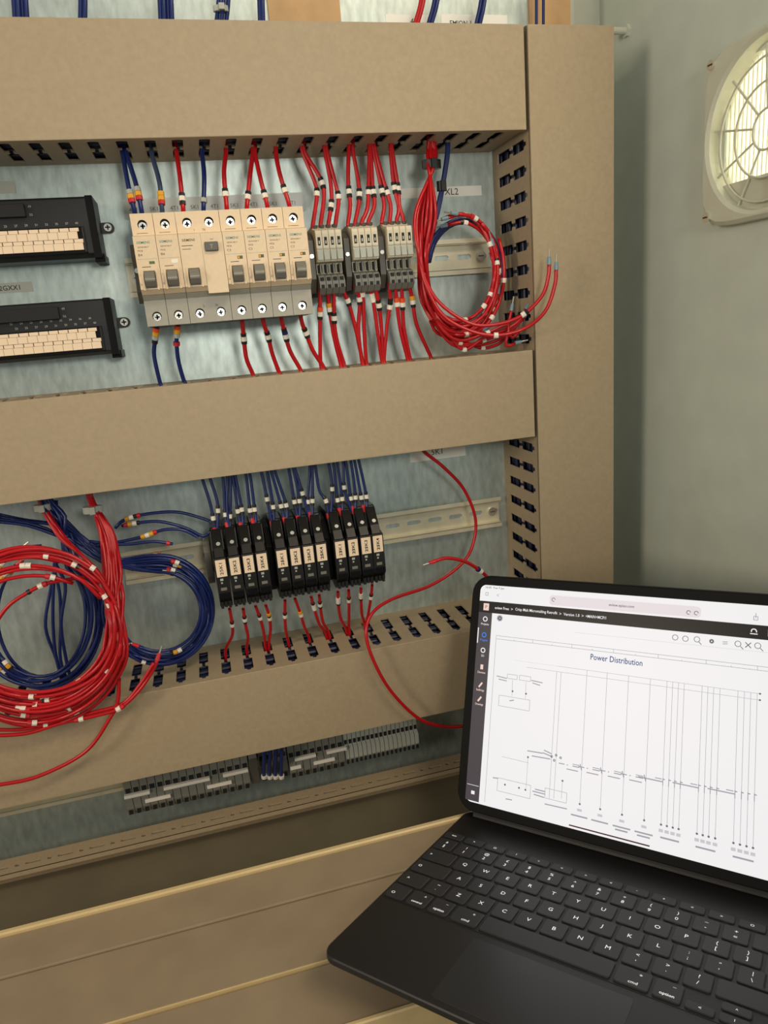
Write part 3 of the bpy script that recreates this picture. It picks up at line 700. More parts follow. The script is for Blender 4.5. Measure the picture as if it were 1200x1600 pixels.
# upper right coil of red wires
def ell(cx, cy, rx_, ry_, a0, a1, n):             # angles in degrees, clockwise on screen from the right
    return [(cx + rx_ * math.cos(math.radians(a0 + (a1 - a0) * i / n)), cy + ry_ * math.sin(math.radians(a0 + (a1 - a0) * i / n))) for i in range(n + 1)]
for k in range(16):
    j = rnd.uniform(-1, 1); q = k / 15
    cx, cy = 720 + rnd.uniform(-4, 6), 424 + rnd.uniform(-4, 10); rx_ = 52 + 13 * q + rnd.uniform(-3, 3); ry_ = 78 + 26 * q + rnd.uniform(-5, 5)
    a1 = rnd.choice([-20, -60, -95, -110, -30, 20, 60])
    l = [(674 + 9 * (q - .5) + j, 222), (674 + 11 * (q - .5), 256), (664 - 34 * (q - .5) + j * 2, 335), (660 - 14 * (q - .5) + j, 400)] + ell(cx, cy, rx_, ry_, 160, a1, 10)
    y0 = -44
    ys = [-40 - 9 * rnd.random(), -46 - 9 * rnd.random(), -56 - 18 * rnd.random(), -54 - 18 * rnd.random()] + [-44 - 26 * rnd.random() for _ in range(11)]
    for i in range(5, len(ys)): ys[i] = ys[i - 1] * .6 + ys[i] * .4
    pts = [P(u, v, y) for (u, v), y in zip(l, ys)]
    mk = [(l[-2 - rnd.randint(0, 2)], rnd.choice(['w', 'wk', 'wr']))]
    if k % 3 == 0: mk.append((l[-5], 'w'))
    wire(M_RED, [pts[0] + Vector((0, 0, 16))] + pts, 'red wire in the coil hanging beside the grey terminals', 'red wires of the upper coil', 1.7, mk, tip=M_FBLUE if k % 2 else None, step=5)
for k in range(5):
    jj = [rnd.uniform(-4, 4) for _ in range(6)]
    l = [(672 + 2 * k, 500), (688 + 4 * k + jj[0], 522 + 4 * (k % 3) + jj[1]), (722 + jj[2], 532 + 5 * (k % 4)), (758 + jj[3], 544 - 6 * k), (786 + 2 * k, 532 - 6 * k)] + [[(796, 500), (799, 484)], [(808, 508), (820, 494)], [(800, 528), (812, 518)], [(812, 500), (822, 482)], [(790, 540), (806, 536)]][k]
    wire(M_RED, [P(u, v, -60 - 4 * k) for u, v in l], 'red wire sweeping low under the upper coil', 'red wires sweeping under the upper coil', 1.6, [(l[3 - k % 2], 'w')], tip=M_FBLUE, step=5)
l1 = [(653, 385), (660, 425), (680, 465), (710, 492), (745, 508), (785, 505), (820, 490), (848, 460), (857, 430), (858, 412)]
wire(M_RED, [P(u, v, y) for (u, v), y in zip(l1, (-66, -72, -78, -84, -90, -95, -102, -108, -110, -110))], 'long red wire ending upright over the vertical duct, left of two tips', None, 1.8, [((819, 491), 'wk')], tip=M_FBLUE)
l2 = [(654, 395), (664, 440), (690, 490), (730, 515), (775, 524), (820, 513), (852, 486), (867, 445), (869, 420)]
wire(M_RED, [P(u, v, y) for (u, v), y in zip(l2, (-66, -74, -80, -88, -95, -102, -110, -112, -112))], 'long red wire ending upright over the vertical duct, right of two tips', None, 1.8, [((774, 524), 'w')], tip=M_FBLUE)
for k in range(4):
    o_ = k * 2.2
    l = [(698 + k, 236), (691 + k, 285), (683 + k, 327), (677 - k, 380)]
    c = ell(724, 424, 54 + o_ * .9, 76 + o_, 190, 190 + [200, 230, 120, 250][k], 9)
    wire(M_BLUE, [P(u, v, -40) + Vector((0, 0, 20 if i == 0 else 0)) for i, (u, v) in enumerate([(698 + k, 236)] + l)][:1] + [P(u, v, -42) for u, v in l[:3]] + [P(u, v, -38 - k * 3) for u, v in c], 'blue wire in the coil hanging beside the grey terminals', 'blue wires of the upper coil', 1.6, [(c[-2], 'w')], tip=M_FBLUE if k < 2 else None, step=5)
def tie(u, v, y, hw, hh, label, m_=M_BLACK):
    c = P(u, v, y)
    t = thing('cable_tie', label, 'cable tie', (c.x, c.y, c.z - hh))
    n = 20; out = [(c.x + hw * math.cos(2 * math.pi * i / n), c.y + hw * .55 * math.sin(2 * math.pi * i / n)) for i in range(n)]
    MB().pz(out, c.z - hh, c.z + hh).build('strap', m_, t, bevel=.3)
    MB().box(c.x - 2, c.x + 3, c.y - hw * .55 - 3, c.y - hw * .5, c.z - hh * 1.1, c.z + hh * 1.1).build('buckle', m_, t, bevel=.4)
tie(674, 257, -50, 9.5, 3.8, 'black cable tie around the red bundle of the upper coil')
tie(690, 291, -42, 5.0, 4.5, 'black cable tie around the blue wires of the upper coil')

# lower left coils
for k in range(9):                                # blue coil behind the red one
    q = k / 8
    cx, cy = 62 + rnd.uniform(-6, 6), 965 + rnd.uniform(-6, 6); rx_ = 98 - 26 * q + rnd.uniform(-4, 4); ry_ = 112 - 20 * q + rnd.uniform(-4, 4)
    l = [(64 + 2 * k, 780), (76 + 3 * k + rnd.uniform(-4, 4), 806 + rnd.uniform(-3, 3)), (98 + rnd.uniform(-6, 14), 838 + rnd.uniform(-8, 8))] + ell(cx, cy, rx_, ry_, -55, -55 + rnd.choice([250, 300, 330, 200]), 14)
    ys = [-44, -44 - 12 * rnd.random(), -42 - 14 * rnd.random()] + [-38 - 22 * rnd.random() for _ in range(15)]
    for i in range(4, len(ys)): ys[i] = ys[i - 1] * .7 + ys[i] * .3
    pts = [P(u, v, y) for (u, v), y in zip(l, ys)]
    wire(M_BLUE, [pts[0] + Vector((0, 0, 25))] + pts, 'blue wire coiled behind the large red coil', 'blue wires of the coil behind the red one', 1.6, [(l[-2], rnd.choice(['kyw', 'ryw', 'wy']))], tip=M_REDB if k % 2 else None, step=6)
for k in range(4):
    l = [(0 - 6, 805 + 3 * k), (40, 814 + 2 * k), (90, 822 + 3 * k), (125, 846 + 2 * k), (128 + 4 * k, 890), (118 + 6 * k, 935), (75 + 6 * k, 990 + 6 * k), (86 + 4 * k, 1040), (100 + 4 * k, 1072)]
    jx = lambda m_: rnd.uniform(-m_, m_)
    l = [(-6, 803 + 4 * k), (40 + jx(6), 812 + 3 * k), (88 + jx(8), 822 + 4 * k + jx(5)), (112 + jx(10), 850 + jx(8)), (90 + jx(14), 880 + jx(8)), (74 + 9 * k + jx(6), 920 + jx(8)), (72 + 10 * k + jx(8), 975 + jx(8)), (84 + 5 * k + jx(6), 1030), (98 + 5 * k, 1070)]
    wire(M_BLUE, [P(u, v, -34 - 4 * k - 4 * rnd.random()) for u, v in l], 'blue wire drooping through the middle of the red coil', 'blue wires drooping inside the red coil', 1.6, step=6)
for k in range(12):                               # blue coil right of the red one
    q = k / 11
    cx, cy = 250 + rnd.uniform(-4, 4), 955 + rnd.uniform(-4, 4); rx_ = 66 + 18 * q + rnd.uniform(-3, 3); ry_ = 64 + 22 * q + rnd.uniform(-4, 4)
    a1 = rnd.choice([120, 150, 175, 190, 210])
    l = [(66 + 2 * k, 782), (92 + rnd.uniform(-6, 6), 812 + rnd.uniform(-6, 6)), (122 + rnd.uniform(-8, 8), 838 + rnd.uniform(-6, 12)), (158 + rnd.uniform(-6, 6), 872 + rnd.uniform(-14, 10)), (195, 886 - 14 * q + rnd.uniform(-4, 4))] + ell(cx, cy, rx_, ry_, -95, a1, 12)
    ys = [-42, -42 - 6 * rnd.random(), -42, -44, -50] + [-46 - 24 * rnd.random() for _ in range(13)]
    for i in range(4, len(ys)): ys[i] = ys[i - 1] * .7 + ys[i] * .3
    pts = [P(u, v, y) for (u, v), y in zip(l, ys)]
    mk = [(l[rnd.choice([5, 6, 6, 13, 14])], rnd.choice(['wyk', 'kyr', 'rw', 'wk']))]
    wire(M_BLUE, pts, 'blue wire in the coil left of the relays', 'blue wires of the coil beside the relays', 1.6, mk, tip=M_REDB if k % 3 == 0 else None, step=5)
for k, (l, mk, code) in enumerate((([(330, 815), (310, 808), (275, 800), (230, 803), (195, 812), (180, 825)], (208, 807), 'rkwy'), ([(330, 828), (318, 838), (290, 825), (250, 815), (215, 817), (190, 822)], (206, 818), 'kwyr'),
                                   ([(310, 840), (285, 828), (255, 828), (225, 838), (190, 846), (150, 852)], (233, 833), 'rywy'), ([(270, 850), (240, 846), (205, 850), (175, 850), (140, 846)], (262, 849), 'r'))):
    wire(M_BLUE, [P(u, v, -40 - 3 * k) for u, v in l], ('blue wire lying across the plate left of the relays, %s from the top' % ords[k]), 'blue wires across the plate left of the relays', 1.6, [(mk, code)], step=4)
for k in range(20):                               # large red coil
    q = k / 19
    bundle = k % 4 != 0
    cx, cy = 52 + rnd.uniform(-5, 5), 985 + 10 * q + rnd.uniform(-5, 5); rx_ = 118 + 28 * q + rnd.uniform(-5, 5); ry_ = 92 + 48 * q + rnd.uniform(-7, 7)
    if bundle: l = [(140 + 6 * (k % 5) / 4 - 3, 776), (146 + 2 * (k % 5), 797), (160 + 4 * (k % 5) + rnd.uniform(-3, 3), 838), (165 + 5 * (k % 5) + rnd.uniform(-4, 4), 895), (168 + 5 * (k % 5) + rnd.uniform(-5, 5), 930)]; a0 = 8
    else: l = [(62 + k * .3, 786), (72 + k * .4, 806), (95 + k * .5, 842), (130, 870), (160, 905)]; a0 = -10
    a1 = [165, 190, 300, 180, 330, 205, 345, 175, 60 + 360, 195, 290, 170, 320, 200, 100 + 360, 185, 340, 170, 310, 190][k]
    e = ell(cx, cy, rx_, ry_, a0, a1, 16)
    if a1 > 360:                                   # second turn drifts outward
        e = [(u + (i / 16) * rnd.uniform(-3, 5), v + (i / 16) * rnd.uniform(-4, 6)) for i, (u, v) in enumerate(e)]
    L = l + e
    ys = [-44, -48 - 8 * rnd.random(), -56 - 12 * rnd.random(), -70 - 12 * rnd.random(), -84 - 8 * rnd.random()] + [-94 - 26 * rnd.random() for _ in range(17)]
    for i in range(6, len(ys)): ys[i] = ys[i - 1] * .75 + ys[i] * .25
    pts = [P(u, v, y) for (u, v), y in zip(L, ys)]
    on = [i for i, p in enumerate(L) if i > 6 and p[0] > 6]
    mk = [(L[rnd.choice(on[-4:])], rnd.choice(['w', 'ww', 'wk', 'wr', 'rw']))]
    if k % 3 == 0: mk.append((L[rnd.choice(on)], 'w'))
    wire(M_RED, [pts[0] + Vector((0, 0, 22))] + pts, 'red wire in the large coil at the lower left', 'red wires of the large lower left coil', 1.7, mk, tip=M_REDB if k % 4 == 1 else None, step=6)
l = [(-25, 1150), (40, 1146), (95, 1130), (150, 1118), (188, 1106), (219, 1077), (240, 1045), (246, 1030)]
wire(M_RED, [P(u, v, y) for (u, v), y in zip(l, (-104, -104, -104, -104, -104, -102, -100, -98))], 'red wire end sticking up right from the large coil with bare tip', None, 1.8, [((189, 1105), 'wr'), ((124, 1123), 'rw')], tip=M_REDB)
l = [(-25, 1140), (40, 1139), (95, 1124), (150, 1112), (192, 1099), (217, 1072), (234, 1046), (240, 1036)]
wire(M_RED, [P(u, v, y) for (u, v), y in zip(l, (-102,) * 8)], 'red wire end sticking up right from the large coil, blunt end', None, 1.7, [((118, 1118), 'ow')])
l = [(186, 1060), (184, 1095), (173, 1120), (134, 1174), (62, 1212), (0, 1226), (-40, 1230)]
wire(M_RED, [P(u, v, -103) for u, v in l], 'single red wire hanging below the large coil across the bottom duct', None, 1.8)
l = [(-20, 995), (10, 950), (40, 928), (72, 912), (110, 905), (140, 900)]
wire(M_RED, [P(u, v, -100) for u, v in l], 'red wire arching inside the large coil with a white sleeve', None, 1.7, [((66, 916), 'wr'), ((48, 924), 'k')])
tie(145, 796, -50, 9, 3.2, 'clear cable tie around the red bundle of the large coil', M_LABELG)
tie(66, 793, -46, 7.5, 3.0, 'clear cable tie around the left red and blue bundle under the middle duct', M_LABELG)

# wires above the top duct
def up(u0, u1, n, m_, y, label, group, lean=0, r=1.9):
    for k in range(n):
        u = u0 + (u1 - u0) * (k / max(1, n - 1)) if n > 1 else u0
        a = P(u, 45, y - 2 * (k % 2)); b = P(u + lean * .5, 10, y - 2 * (k % 2)); c = P(u + lean, -40, y)
        wire(m_, [a + Vector((0, 0, -16)), a, b, c], label, group, r)
up(25, 44, 4, M_BLUE, -40, 'blue wire in the leftmost bundle above the top duct', 'blue wires of the first bundle on top', -6)
up(126, 133, 2, M_BLUE, -40, 'blue wire in the second bundle from the left above the top duct', 'blue wires of the second bundle on top')
up(252, 270, 4, M_BLUE, -40, 'blue wire in the third bundle above the top duct', 'blue wires of the third bundle on top', -4)
up(338, 353, 3, M_BLUE, -40, 'blue wire in the fourth, tied bundle above the top duct', 'blue wires of the fourth bundle on top', 6)
up(407, 412, 2, M_BLUE, -40, 'blue wire beside the tan reflection above the top duct', 'blue wires beside the tan panel on top', -3)
up(647, 651, 2, M_RED, -30, 'red wire crossing the white label above the top duct', 'red wires above the top duct', 18)
up(668, 673, 2, M_BLUE, -30, 'blue wire beside the red wires above the top duct', 'blue wires beside the red ones on top', 18)
up(743, 749, 2, M_BLUE, -30, 'blue wire crossing the wide white label above the top duct', 'blue wires over the wide label', 14)
up(838, 838, 1, M_BLUE, -20, 'left of two thin blue wires in front of the tan panel', 'thin blue wires on top', 0, 1.5)
up(849, 849, 1, M_BLUE, -20, 'right of two thin blue wires in front of the tan panel', 'thin blue wires on top', 0, 1.5)
tie(345, 14, -41, 6.5, 2.2, 'pale cable tie around the fourth blue bundle above the top duct', M_LABELG)
# blue wires filling the ducts, darkened to carry the shade seen through the slots
for k in range(10):
    wire(M_BLUE_SHADED, [Vector((372.5 + 3 * (k % 2) + 1.2 * math.sin(z * .03 + k), -8 - 7.2 * k, z)) for z in range(-460, 256, 65)], 'dark blue wire running inside the vertical duct', 'blue wires inside the vertical duct', 3.6, step=30)
for k in range(10):
    wire(M_BLUE_SHADED, [Vector((x, -8 - 7.2 * k, -307.5 - 3 * (k % 2) + math.sin(x * .03 + k))) for x in range(-400, 357, 84)], 'dark blue wire running inside the bottom duct', 'blue wires inside the bottom duct', 3.6, step=30)
for k in range(10):
    wire(M_BLUE_SHADED, [Vector((x, -8 - 7.2 * k, 188.5 + 3 * (k % 2) + math.sin(x * .03 + k))) for x in range(-400, 357, 84)], 'dark blue wire running inside the top duct', 'blue wires inside the top duct', 3.6, step=30)
# short blue drop to the low terminals
for k in range(4):
    u = 413 + 9 * k
    wire(M_BLUE, [P(u, 1160, -60), P(u, 1180, -56), P(u - 1, 1200, -48), P(u, 1216, -43)], '%s of four blue wires dropping into the low terminals' % ords[k], 'blue wires into the low terminals', 2.2, [((u, 1214), 'w')])

# ------------------------------------------------------------------ side wall: filter fan and bolt
t = thing('filter_fan', 'off-white filter fan housing with round wire guard and lit pleated mat', 'filter fan', (WX, FY, FZ - FH))
ya, yb = FY - FH, FY + FH; z0, z1 = FZ - FH, FZ + FH
R_ = 66.0; cR = 16
def rr(hy, hz, r, n=5):
    pts = []
    for (sy, sz, a0) in ((1, 1, 0), (-1, 1, 90), (-1, -1, 180), (1, -1, 270)):
        for k in range(n + 1):
            a = math.radians(a0 + 90 * k / n); pts.append((FY + sy * (hy - r) + r * math.cos(a), FZ + sz * (hz - r) + r * math.sin(a)))
    return pts
n = 48
ang = [2 * math.pi * i / n for i in range(n)]
def sq(a, h=FH, r=cR):                             # point on the rounded square in direction a
    c, s_ = math.cos(a), math.sin(a); k = 6.0
    rad = h / ((abs(c) ** k + abs(s_) ** k) ** (1 / k)); return (FY + rad * c, FZ + rad * s_)
mb = MB(); xo, xi = WX - 13, WX - .2
A = [(xi, *sq(a)) for a in ang]; B = [(xo + 3, *sq(a)) for a in ang]; B2 = [(xo, *sq(a, FH - 3)) for a in ang]
C_ = [(xo, FY + R_ * math.cos(a), FZ + R_ * math.sin(a)) for a in ang]; C3 = [(xo + 2, FY + (R_ - 3) * math.cos(a), FZ + (R_ - 3) * math.sin(a)) for a in ang]; E_ = [(xi + 6, FY + (R_ - 4) * math.cos(a), FZ + (R_ - 4) * math.sin(a)) for a in ang]
vs = A + B + B2 + C_ + C3 + E_
fs = [(q * n + i, q * n + (i + 1) % n, (q + 1) * n + (i + 1) % n, (q + 1) * n + i) for q in range(5) for i in range(n)]
mb.add(vs, fs).build('frame', M_FILT, t, smooth=False)
zc = 112.0                                         # solid lower segment
hw = math.sqrt((R_ - 3) ** 2 - (FZ - zc) ** 2)
seg = [(FY + (R_ - 3) * math.cos(a), FZ + (R_ - 3) * math.sin(a)) for a in [math.atan2(zc - FZ, hw) - (math.pi + 2 * math.atan2(zc - FZ, hw)) * i / 16 for i in range(17)]]
MB().px(seg, WX - 4, WX - 1).build('lower_cover', M_FILT, t)
mb = MB()
for rr_ in (15, 35, 53): mb.tube([(xo + 5, FY + rr_ * math.cos(2 * math.pi * i / 40), FZ - 4 + rr_ * math.sin(2 * math.pi * i / 40)) for i in range(41)], 1.0, 6, caps=False)
mb.build('guard_ring', M_FILT, t, smooth=True)
for k in range(10):
    a = math.radians(36 * k + 12)
    MB().tube([(xo + 6.4, FY + 15 * math.cos(a), FZ - 4 + 15 * math.sin(a)), (xo + 6.4, FY + 62 * math.cos(a), FZ - 4 + 62 * math.sin(a))], 1.0, 6).build('guard_spoke', M_FILT, t)
M_MAT = mat('filter_mat', (246, 244, 226), 0.9)
nt = M_MAT.node_tree; tr = nt.nodes.new('ShaderNodeBsdfTranslucent'); tr.inputs[0].default_value = lin((252, 249, 232)); mx = nt.nodes.new('ShaderNodeMixShader'); mx.inputs[0].default_value = .75
nt.links.new(nt.nodes['Principled BSDF'].outputs[0], mx.inputs[1]); nt.links.new(tr.outputs[0], mx.inputs[2]); nt.links.new(mx.outputs[0], nt.nodes['Material Output'].inputs[0])
mb = MB(); yy = FY - 61; k = 0; pr = []
while yy < FY + 61.5: pr.append((WX + (4 if k % 2 else 9), yy)); yy += 2.4; k += 1
for i in range(len(pr) - 1):
    (a, b), (c, d) = pr[i], pr[i + 1]
    mb.add([(a, b, FZ - 61), (c, d, FZ - 61), (c, d, FZ + 61), (a, b, FZ + 61)], [(0, 1, 2, 3)])
mb.build('filter_mat', M_MAT, t)
pl0 = None; yy = FY - 60  # darker strips carry the shade of the pleat folds
while yy < FY + 60:
    if pl0 is None: pl0 = MB().box(WX + 3.2, WX + 4.2, yy - .2, yy + .2, FZ - 57, FZ + 57).build('pleat_shade_line', mat('pleat_shade', (206, 200, 170), .8), t); py0 = yy
    else:
        c = pl0.copy(); COL.objects.link(c); c.location.y += (yy - py0) * S
    yy += 4.8
for (sy, sz) in ((1, 1), (1, -1), (-1, 1), (-1, -1)):
    m = MB().disc((xo, FY + sy * (FH - 10), FZ + sz * (FH - 10)), (-1, 0, 0), 4.2, 2.0, 14, M_METAL); m.box(xo - 2.3, xo - 1.9, FY + sy * (FH - 10) - 2.6, FY + sy * (FH - 10) + 2.6, FZ + sz * (FH - 10) - .6, FZ + sz * (FH - 10) + .6, M_INK)
    m.build('screw', None, t)
t = thing('bolt', 'small pale bolt standing out of the side wall near the vertical duct top', 'bolt', (WX, -18, 284))
MB().disc((WX, -18, 286), (-1, 0, 0), 6, 3, 6).build('nut', M_PALE, t); MB().disc((WX - 3, -18, 286), (-1, 0, 0), 3.4, 20, 12).build('shank', M_PALE, t)

# ================================================================== TABLET LAPTOP
LR = Matrix(((0.675778, 0.732443, 0.082779), (-0.734296, 0.659148, 0.162273), (0.064292, -0.170444, 0.983268)))
LT = Vector((195.945, -277.470, -410.729)); TH, OY, OZ = 1.334108, 67.338685, 16.358086
lap = bpy.data.objects.new('laptop', None); COL.objects.link(lap); lap.empty_display_size = .05
lm4 = LR.to_4x4(); lm4.translation = LT * S; lap.matrix_world = lm4; ORI[lap.name] = Vector()
tag(lap, 'black tablet laptop with open keyboard, screen showing a power distribution diagram', 'laptop')
KU = 18.8; XL = -2 * KU - 2.2; XR = 241.0; YB, YF = 84.0, -139.0
def rrect(x0, x1, y0, y1, r, n=6):
    pts = []
    for (cx, cy, a0) in ((x1 - r, y1 - r, 0), (x0 + r, y1 - r, 90), (x0 + r, y0 + r, 180), (x1 - r, y0 + r, 270)):
        for k in range(n + 1):
            a = math.radians(a0 + 90 * k / n); pts.append((cx + r * math.cos(a), cy + r * math.sin(a)))
    return pts
M_BASE = mat('laptop_base', (29, 28, 28), 0.42, var=0.05, scale=400, bump=0.02)
M_KEY = mat('key_cap', (44, 44, 46), 0.5)
M_WELL = mat('key_well', (26, 26, 27), 0.5)
M_TP = mat('trackpad', (40, 40, 42), 0.32)
MB().pz(rrect(XL, XR, YF, YB, 11), -7.5, -1.4).build('base', M_BASE, lap, bevel=1.6)
KT = 1.5 * KU + 11.5
MB().pz(rrect(-2 * KU - .6, 12.5 * KU + .6, -3.5 * KU - .6, KT + .8, 2.5), -1.5, -1.15).build('key_well', M_WELL, lap)
def lap_ray(u, v, plane_p, plane_n):
    d = ray(u, v); d2 = LR.transposed() @ d; o2 = LR.transposed() @ (CAM - LT)
    s_ = (Vector(plane_p) - o2).dot(Vector(plane_n)) / d2.dot(Vector(plane_n)); return o2 + d2 * s_
tpl = lap_ray(740, 1467, (0, 0, -1.4), (0, 0, 1)); tpr = lap_ray(992, 1560, (0, 0, -1.4), (0, 0, 1))
MB().pz(rrect(tpl.x, tpr.x, YF + 5, (tpl.y + tpr.y) / 2, 3), -1.5, -1.2).build('trackpad', M_TP, lap, bevel=.1)
def key(x0, x1, y0, y1, legends=()):
    g = 1.15
    a, b, c, d = x0 + g, x1 - g, y0 + g, y1 - g
    base = rrect(a, b, c, d, 1.6, 2); topp = rrect(a + .5, b - .5, c + .5, d - .5, 1.5, 2); n = len(base)
    mb = MB().add([(p[0], p[1], -1.2) for p in base] + [(p[0], p[1], -.3) for p in base] + [(p[0], p[1], 0) for p in topp],
                  [(i, (i + 1) % n, n + (i + 1) % n, n + i) for i in range(n)] + [(n + i, n + (i + 1) % n, 2 * n + (i + 1) % n, 2 * n + i) for i in range(n)] + [tuple(range(2 * n, 3 * n))])
    k = mb.build('key', M_KEY, lap)
    if legends:
        m = MB(); cx, cy = (x0 + x1) / 2, (y0 + y1) / 2
        for (txt, dx, dy, sz) in legends: put_text(m, txt, lambda p, q: (cx + dx + p, cy + dy + q, .06), sz, None, M_LEGEND)
        m.build('legend', None, k, recalc=False)
    return k
def krow(r, x, s):
    y = (2 - r) * KU
    for ch in s:
        lg = [(ch, 0, 0, 5.2)] if ch.isalpha() else [(ch, 0, -3, 4.8), (SHIFT.get(ch, ch), 0, 3, 4.6)]
        key(x, x + KU, y - KU / 2, y + KU / 2, lg); x += KU
    return x
XK = -2 * KU; XE = 12.5 * KU
x = krow(1, XK, ROWS[1]); key(x, XE, KU / 2, 1.5 * KU)
key(XK, XK + 1.5 * KU, -KU / 2, KU / 2, [('>', -8, 0, 4)]); x = krow(2, XK + 1.5 * KU, ROWS[2]); key(x, XE, -1.5 * KU, KU / 2)
key(XK, XK + 1.75 * KU, -1.5 * KU, -KU / 2, [('O', -10, 0, 4)]); x = krow(3, XK + 1.75 * KU, ROWS[3])
key(XK, XK + 1.25 * KU, -2.5 * KU, -1.5 * KU, [('^', -5, 0, 5)]); x = krow(4, XK + 1.25 * KU, ROWS[4]); key(x, XE, -2.5 * KU, -1.5 * KU)
x = XK; y0, y1 = -3.5 * KU, -2.5 * KU
for wd, lg in ((1, [('O', -3, -3, 4)]), (1, [('control', 0, -4.5, 3), ('^', 3, 4, 4)]), (1, [('option', 0, -4.5, 3.4), ('_', 3, 4, 4)]), (1.25, [('cmd', 1, -4.5, 3.6), ('*', 4, 4, 4.5)]), (5, ()), (1.25, [('cmd', 1, -4.5, 3.6), ('*', 4, 4, 4.5)]), (1, [('option', 0, -4.5, 3.4), ('_', 3, 4, 4)])):
    key(x, x + wd * KU, y0, y1, lg); x += wd * KU
key(x, x + KU, y0, y0 + KU / 2, [('<', 0, 0, 3.4)]); key(x + KU, x + 2 * KU, y0, y0 + KU / 2, [('I', 0, 0, 3)]); key(x + KU, x + 2 * KU, y0 + KU / 2, y1, [('^', 0, 0, 3.4)]); key(x + 2 * KU, XE, y0, y0 + KU / 2, [('>', 0, 0, 3.4)])
fx = XK; fw = 14.5 * KU / 14
for k in range(14):
    key(fx, fx + fw, 1.5 * KU + .4, KT, [('esc' if k == 0 else '<>OI*=><-+'[k % 10], 0, 0, 3.4)]); fx += fw
# hinge, tablet and back cover
ct, st = math.cos(TH), math.sin(TH)
def sc3(a, b, h=0): return (-42.1 + 8.4 + a, OY + ct * b - st * h, OZ + st * b + ct * h)   # a across, b up the screen, h out of the glass
SW, SH = 264.8, 198.6
MB().prism(rrect(-8.4, SW + 8.4, -8.4, SH + 8.4, 17), sc3, -5.6, -.25).build('tablet_body', M_BLACK2, lap, bevel=.8)
MB().prism(rrect(-9.4, SW + 9.4, 12, SH + 9.4, 17), sc3, -9.4, -5.7).build('back_cover', M_BASE, lap, bevel=.8)
hy, hz = 80.0, -2.5
MB().tube([(XL + 10, hy, hz + 1), (XR - 10, hy, hz + 1)], 5.8, 16).build('hinge', M_BASE, lap, smooth=False)
p = sc3(0, 30, -9.4); p2 = sc3(0, 30, -6.0)
MB().px([(hy - 3, hz + 4), (hy + 3.5, hz + 4), (p[1] + 1, p[2]), (p2[1], p2[2])], XL + 2, XR - 2).build('hinge_flap', M_BASE, lap)
# the lit display and what it shows
E_W = mat('screen_white', (240, 237, 238), 0.35, emit=0.66)
E_K = mat('screen_black', (20, 18, 19), 0.35, emit=0.02); E_S = mat('screen_sidebar', (70, 64, 68), 0.35, emit=0.25); E_P = mat('screen_pill', (228, 218, 220), 0.35, emit=0.62)
E_L = mat('screen_line', (158, 158, 165), 0.5, emit=0.3); E_LL = mat('screen_line_pale', (200, 198, 204), 0.5, emit=0.55); E_T = mat('screen_title', (52, 84, 130), 0.5, emit=0.2); E_D = mat('screen_dark', (88, 88, 98), 0.5, emit=0.1)
E_B = mat('screen_blue', (60, 130, 230), 0.5, emit=0.8); E_I = mat('screen_icon_pink', (240, 208, 196), 0.5, emit=.7); E_R = mat('screen_home_bar', (70, 30, 44), .5, emit=0.1)
scn = MB().prism(rrect(0, SW, 0, SH, 6), sc3, -.25, 0).build('screen', E_W, lap)
nrm = Vector((0, -st, ct))
def scr(u, v):
    q = lap_ray(u, v, sc3(0, 0), nrm); return (q.x + 42.1 - 8.4, (q.y - OY) * ct + (q.z - OZ) * st)
def srect(mb, a0, a1, b0, b1, h, m_): mb.add([sc3(a0, b0, h), sc3(a1, b0, h), sc3(a1, b1, h), sc3(a0, b1, h)], [(0, 1, 2, 3)], m_)
def sline(mb, p, q, wd, m_, h=.12):
    d = Vector((q[0] - p[0], q[1] - p[1])); 
    if d.length < 1e-6: return
    d.normalize(); nx, ny = -d.y * wd / 2, d.x * wd / 2
    mb.add([sc3(p[0] + nx, p[1] + ny, h), sc3(q[0] + nx, q[1] + ny, h), sc3(q[0] - nx, q[1] - ny, h), sc3(p[0] - nx, p[1] - ny, h)], [(0, 1, 2, 3)], m_)
def sring(mb, c, r, wd, m_, h=.14, n=18, a0=0, a1=360):
    for i in range(n):
        x1, x2 = math.radians(a0 + (a1 - a0) * i / n), math.radians(a0 + (a1 - a0) * (i + 1) / n)
        sline(mb, (c[0] + r * math.cos(x1), c[1] + r * math.sin(x1)), (c[0] + r * math.cos(x2), c[1] + r * math.sin(x2)), wd, m_, h)
def stext(mb, txt, c, size, wd, m_, h=.14): put_text(mb, txt, lambda a, b: sc3(c[0] + a, c[1] + b, h), size, wd, m_)
bt = scr(749, 937)[1]; bt2 = scr(1200, 979.6)[1]; bb = scr(748.5, 955)[1]; bb2 = scr(1200, 1001.6)[1]
NB1 = (bt + bt2) / 2; NB0 = (bb + bb2) / 2
SBX = (scr(768.6, 957)[0] + scr(748.5, 1255)[0]) / 2
mb = MB(); srect(mb, 0, SW, NB0, NB1, .05, E_K); mb.build('navigation_bar', None, scn, recalc=False)
mb = MB(); srect(mb, 0, SBX, 1.2, NB0, .05, E_S); sline(mb, (1, 15), (SBX - 1, 15), .4, E_W); srect(mb, SBX * .4, SBX * .65, 7, 10, .1, E_W)
ic = [(757, 967), (757, 992), (755, 1016), (753, 1042), (751, 1070), (749, 1092)]
